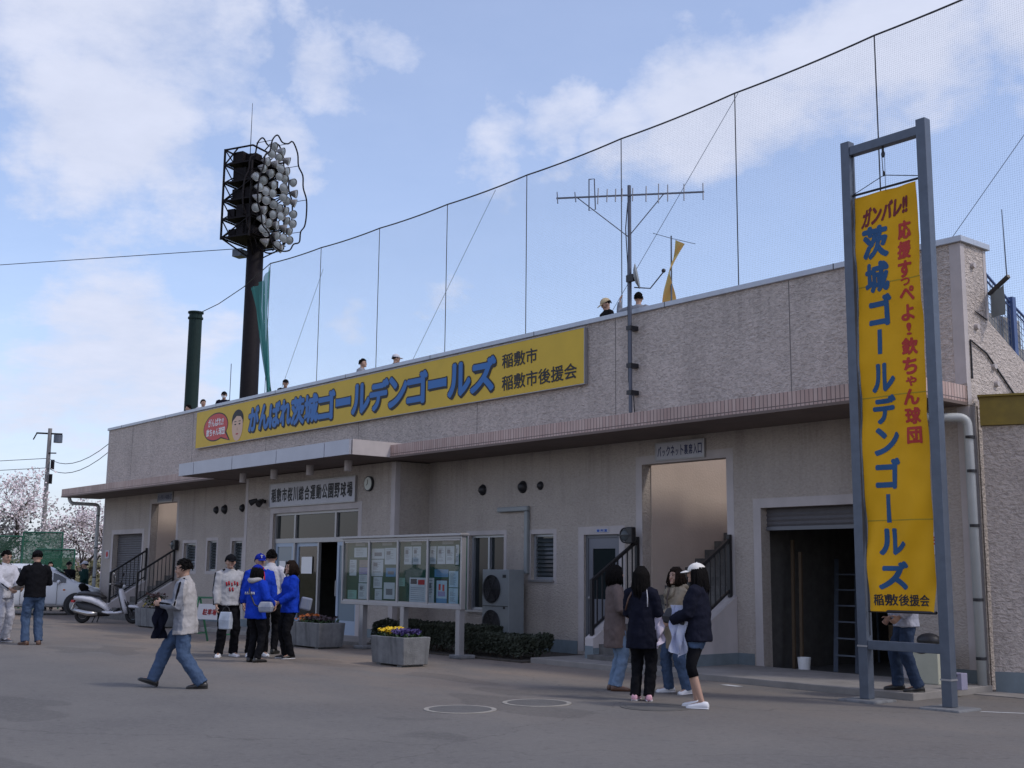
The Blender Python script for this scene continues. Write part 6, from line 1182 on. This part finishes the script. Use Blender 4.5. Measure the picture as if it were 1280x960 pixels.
# people by the car
GC = 'people standing beyond the parked car'
person('dark clothed person with bare head beyond the car, nearest the green panel', (-44.1, -.55, 0), 330, 1.72, GC, top=c_['navy'], bottom=c_['black'], shoe=s_black, vox=.016, face=False)
person('dark clothed person in a dark cap beyond the car bonnet', (-43.2, -.2, 0), 320, 1.74, GC, top=c_['black'], cap=c_['black'], bottom=c_['black'], shoe=s_black, vox=.016, face=False, hands={1: (.05, .22, 1.05), -1: (-.05, .22, 1.05)})
person('person in a white cap and dark green jacket beside the corner drain pipe', (-42.3, .05, 0), 235, 1.76, GC, top=cloth('dark_green_cloth', (.012, .035, .032)), cap=c_['white'], bottom=c_['black'], shoe=s_black, vox=.016, face=False, hands={1: (.06, .20, 1.38), -1: (-.2, .1, .95)})
person('person in dark clothes crouching between the car and the scooter', (-38.0, -1.15, 0), 235, 1.66, GC, dz=-.50, lean=38, top=c_['navy'], bottom=c_['black'], shoe=s_black, vox=.016, face=False, feet={1: (.12, .05, .085, 10), -1: (-.12, .0, .085, -10)}, hands={1: (.10, .42, .62), -1: (-.10, .42, .60)}, hair='bob')
person('person in brown trousers standing beside the parked car between the two men at the left', (-41.9, -2.75, 0), 60, 1.62, GC, top=c_['navy'], bottom=c_['khaki'], shoe=s_black, vox=.016, face=False, cap=c_['white'])
# people on the roof
GR = 'people looking over the roof parapet'
kw = dict(bottom=c_['black'], shoe=s_black, vox=.012)
person('person in a beige cap and dark shirt looking down left of the aerial mast', (-17.06, 1.2, 5.40), 250, 1.70, GR, cap=cloth('cap_beige', (.42, .34, .22)), top=c_['black'], hpit=-28, hyaw=-10, hair='short', **kw)
person('dark haired person in grey with one raised arm right behind the aerial mast', (-16.15, 1.2, 5.40), 120, 1.66, GR, top=c_['grey'], hair='short', hands={-1: (-.42, .12, 1.58), 1: (.25, .05, .9)}, poles={-1: (-.6, .2, -.7)}, **kw)
person('person in a white cap on the roof beside a thin hanger wire', (-24.74, 1.2, 5.40), 70, 1.58, GR, cap=c_['white'], top=c_['navy'], **kw)
person('bareheaded dark haired person in grey blue on the roof above the long sign', (-26.3, 1.2, 5.40), 35, 1.66, GR, top=c_['grey'], hair='short', **kw)
person('person in a black cap on the roof beside the gathered green net', (-30.42, 1.2, 5.40), 340, 1.60, GR, cap=c_['black'], top=c_['black'], **kw)
person('person in a black cap and white face mask on the roof near the floodlight mast', (-34.36, 1.2, 5.40), 330, 1.68, GR, cap=c_['black'], top=c_['navy'], mask=s_white, **kw)
person('dark haired person in a white shirt on the roof between pole and mast', (-35.85, 1.2, 5.40), 330, 1.58, GR, top=c_['white'], hyaw=40, hair='short', **kw)
person('dark haired person in white stooping at the foot of the green pole', (-36.75, 1.2, 5.40), 250, 1.50, GR, top=c_['white'], hair='short', lean=8, **kw)
# ---------------------------------------------------------------- parked car (silver white hatchback), nose to the right
m_carw = M('car_paint', (.58, .60, .63), .25, .0, spec=.6); m_tyre = M('tyre_rubber', (.014, .014, .015), .85); m_rim = M('wheel_rim', (.30, .31, .33), .35, .7); m_carglass = M('car_glass', (.012, .016, .018), .05, spec=.8); m_trimblk = M('black_plastic', (.016, .016, .018), .6); m_lampc = M('headlamp_glass', (.40, .42, .44), .1, spec=.8); m_orange = M('orange_lens', (.55, .14, .02), .3)
hx = V((.638, .77, 0)); car = thing('parked_car', 'silver white hatchback car parked behind the two men at the left', 'car', (-40.91, -2.04, 0), atan2(.77, .638)+radians(18)); car.scale = (1.10, 1.10, 1.10)
# local: x forward, y left (away from viewer side is +y), front wheel at x=1.15
CW = .83
st = [(-1.86, .42, .62, .95, 1.12, .60), (-1.80, .28, .60, .98, 1.30, .66), (-1.45, .22, .60, .97, 1.46, .76), (-.9, .20, .60, .96, 1.51, .82), (-.3, .20, .60, .95, 1.52, .83), (.25, .20, .60, .94, 1.49, .83), (.60, .20, .60, .93, 1.34, .82), (.95, .20, .60, .93, 1.08, .82), (1.15, .20, .60, .92, .96, .82), (1.45, .21, .60, .86, .885, .80), (1.70, .24, .58, .78, .80, .74), (1.84, .30, .52, .66, .68, .62), (1.88, .38, .48, .56, .58, .52)]
R = []
for x, zb, zs, zbelt, zr, hw in st:
    tum = .30*max(0, zr-zbelt); ring_ = [(hw*.86, zb), (hw*.97, zb+.10), (hw, zs), (hw*.975, zbelt), (hw*.955-tum*.75, zbelt+(zr-zbelt)*.8), (hw*.78-tum, zr)]
    R.append([(x, -a, b) for a, b in ring_]+[(x, a, b) for a, b in reversed(ring_)])
mb = MB(); mb.rings(R); bd_ = mb.build('body', m_carw, car, True, local=True); sm = bd_.modifiers.new('s', 'SUBSURF'); sm.levels = 1; sm.render_levels = 2
def cpt(x, f, side, off=.012):
    for a, b in zip(st, st[1:]):
        if a[0] <= x <= b[0]: t = (x-a[0])/(b[0]-a[0]); zb, zs, zbelt, zr, hw = [a[i]+(b[i]-a[i])*t for i in range(1, 6)]; break
    tum = .30*max(0, zr-zbelt); y0 = hw*.975; y1 = hw*.955-tum*.75; return (x, side*(y0+(y1-y0)*f+off-.005), zbelt+(zr-zbelt)*.8*f)
for sd in (-1, 1):
    for (xa, xb, nm) in ((-1.35, -.42, 'side_window'), (-.36, .45, 'side_window'), (.49, .86, 'quarter_window')):
        mb = MB(); n = 8; lo = [cpt(xa+(xb-xa)*i/n, .10, sd) for i in range(n+1)]; hi = [cpt(xa+(xb-xa)*i/n, .92 if xb < .8 else .85, sd) for i in range(n+1)]
        mb.add(lo+hi, [(i, i+1, n+2+i, n+1+i) for i in range(n)]); mb.build(nm, m_carglass, car, local=True)
    mb = MB(); 
    for x in (-.39, .62): mb.tube([(x, sd*.832, .30), (x, sd*.836, .6), (x, sd*.822, .93)], .006, 5)
    mb.tube([(-.39, sd*.832, .32), (.62, sd*.832, .32)], .006, 5); mb.build('door_seam', m_trimblk, car, local=True)
    mb = MB(); mb.bar((-.28, sd*.835, .84), (-.10, sd*.835, .84), .03, .03); mb.build('door_handle', m_carw, car, local=True)
    mb = MB(); mb.sphere((.66, sd*.93, .97), (.06, .09, .065), 12, 8); mb.build('wing_mirror', m_carw, car, True, local=True)
    mb = MB(); mb.sphere((.82, sd*.818, .74), (.04, .012, .022), 10, 6); mb.build('side_indicator', m_orange, car, True, local=True)
    mb = MB(); mb.sphere((1.62, sd*.62, .70), (.22, .15, .10), 14, 8); mb.build('headlight', m_lampc, car, True, local=True)
    for x in (1.18, -1.22):
        mb = MB(); mb.cyl((x, sd*.70, .30), (x, sd*.842, .30), .36, n=28); mb.build('wheel_arch', m_trimblk, car, local=True)
        mb = MB(); mb.rings([[(x+r_*cos(2*pi*k/28), sd*y, .29+r_*sin(2*pi*k/28)) for k in range(28)] for r_, y in ((.19, .66), (.28, .67), (.29, .72), (.29, .81), (.27, .855), (.19, .86))]); wv_ = mb.build('wheel', m_tyre, car, True, local=True)
        mb = MB(); mb.cyl((x, sd*.84, .29), (x, sd*.866, .29), .19, n=20); [mb.bar((x, sd*.868, .29), (x+.18*cos(2*pi*k/6), sd*.868, .29+.18*sin(2*pi*k/6)), .035, .02) for k in range(6)]; mb.build('rim', m_rim, wv_, local=True)
mb = MB(); mb.add([(.52, -.60, 1.39), (.52, .60, 1.39), (.99, .68, 1.065), (.99, -.68, 1.065)], [(0, 1, 2, 3)]); mb.v = [(x+.02, y, z+.025) for x, y, z in mb.v]; mb.build('windscreen', m_carglass, car, local=True)
mb = MB(); mb.box(1.80, 1.90, -.35, .35, .36, .46); mb.build('grille', m_trimblk, car, local=True)
# ---------------------------------------------------------------- white scooter
sx, sy = -33.73, -2.97; sc = thing('motor_scooter', 'white motor scooter leaning on its stand before the far stairway', 'scooter', (sx, sy, 0), atan2(.77, .638)-.05)
sc.scale = (1.1, 1.1, 1.1)
m_scw = M('scooter_white', (.58, .58, .61), .3, spec=.6); m_chrome = M('chrome', (.45, .45, .46), .25, .9)
def wheel(x, nm='wheel'):
    mb = MB(); mb.tube([(x+.165*cos(2*pi*k/24), 0, .215+.165*sin(2*pi*k/24)) for k in range(24)], .05, 8, closed=True); o = mb.build(nm, m_tyre, sc, True, local=True); mb = MB(); mb.cyl((x, -.03, .215), (x, .03, .215), .10, n=16); mb.build('rim', m_trimblk, o, local=True)
wheel(-.1); wheel(1.22)
def loft(pr, mat, nm, n=12):
    mb = MB(); mb.rings([[(x+.0, w_*cos(2*pi*k/n), z+h_*sin(2*pi*k/n)) for k in range(n)] for x, z, w_, h_ in pr]); return mb.build(nm, mat, sc, True, local=True)
loft([(-.36, .64, .02, .02), (-.30, .64, .10, .07), (-.1, .63, .15, .085), (.15, .59, .17, .10), (.35, .51, .17, .10), (.50, .41, .15, .09), (.60, .33, .10, .06)], m_scw, 'rear_body')
loft([(-.30, .70, .08, .02), (-.2, .74, .12, .055), (.1, .735, .14, .06), (.35, .70, .13, .055), (.48, .64, .10, .03)], m_black, 'seat')
loft([(.45, .29, .14, .05), (.6, .27, .17, .045), (.85, .27, .17, .045), (.98, .30, .15, .05)], m_scw, 'floorboard')
mb = MB(); mb.rings([[(x+d_, y, z) for y, d_ in ((-w_, 0), (-w_*.5, .06), (0, .085), (w_*.5, .06), (w_, 0), (w_*.5, .03), (0, .05), (-w_*.5, .03))] for x, z, w_ in ((1.02, .25, .13), (.99, .40, .19), (.93, .60, .19), (.86, .80, .14), (.84, .88, .08))]); mb.build('leg_shield', m_scw, sc, True, local=True)
loft([(1.02, .42, .06, .03), (1.14, .43, .085, .045), (1.30, .42, .08, .04), (1.42, .34, .06, .03), (1.45, .30, .02, .02)], m_scw, 'front_fender')
mb = MB(); mb.cyl((1.22, .075, .215), (.96, .06, .62), .025); mb.cyl((1.22, -.075, .215), (.96, -.06, .62), .025); mb.cyl((.96, 0, .6), (.82, 0, .95), .035); mb.build('fork', m_trimblk, sc, local=True)
mb = MB(); mb.rings([[(.80+x, w_*cos(2*pi*k/10), .97+z+h_*sin(2*pi*k/10)) for k in range(10)] for x, z, w_, h_ in ((-.1, .0, .10, .03), (-.02, .01, .16, .06), (.08, -.01, .13, .065), (.13, -.03, .06, .04))]); mb.build('handlebar_cover', m_black, sc, True, local=True)
mb = MB(); mb.tube([(.70, -.34, 1.0), (.76, -.18, .99), (.78, 0, .98), (.76, .18, .99), (.70, .34, 1.0)], .016, 8); mb.build('handlebar', m_chrome, sc, local=True)
for q in (-1, 1):
    mb = MB(); mb.tube([(.76, q*.2, 1.0), (.80, q*.24, 1.14), (.80, q*.27, 1.2)], .008, 6); mb.sphere((.79, q*.30, 1.24), (.02, .065, .05), 12, 8); mb.build('mirror', m_chrome if q < 0 else m_trimblk, sc, True, local=True)
mb = MB(); mb.sphere((.94, 0, .93), (.05, .07, .05), 12, 8); mb.build('headlight', m_lampc, sc, True, local=True)
mb = MB(); mb.tube([(.35, -.15, .24), (.1, -.17, .25), (-.25, -.18, .33)], [.05, .07, .055], 12); mb.build('muffler', m_chrome, sc, True, local=True)
loft([(-.28, .50, .06, .05), (-.1, .40, .12, .13), (.1, .36, .14, .17), (.4, .30, .15, .13), (.58, .24, .10, .06)], m_trimblk, 'engine')
loft([(.80, .33, .12, .04), (.86, .5, .15, .10), (.82, .75, .12, .10), (.79, .88, .08, .05)][:0] or [(.74, .30, .14, .03), (.80, .34, .14, .05), (.84, .36, .13, .03)], m_trimblk, 'foot_mat')
mb = MB(); mb.rings([[(x, y, z) for x, y in ((a, -w_), (a, w_), (a+.04, w_), (a+.04, -w_))] for a, z, w_ in ((.97, .28, .12), (.94, .42, .16), (.88, .62, .16), (.81, .80, .11))]); mb.build('inner_shield', m_black, sc, local=True)
mb = MB(); mb.box(-.40, -.33, -.06, .06, .52, .58); mb.build('tail_light', m_red, sc, local=True)
mb = MB(); mb.rings([[(-.37, -.09, .36), (-.36, -.09, .36), (-.36, .09, .36), (-.37, .09, .36)], [(-.32, -.09, .50), (-.31, -.09, .50), (-.31, .09, .50), (-.32, .09, .50)]]); mb.build('number_plate', m_white, sc, local=True)
mb = MB(); mb.tube([(.3, .12, .22), (.22, .16, .02)], .014, 6); mb.tube([(.3, -.12, .22), (.22, -.16, .02)], .014, 6); mb.build('stand', m_trimblk, sc, local=True)
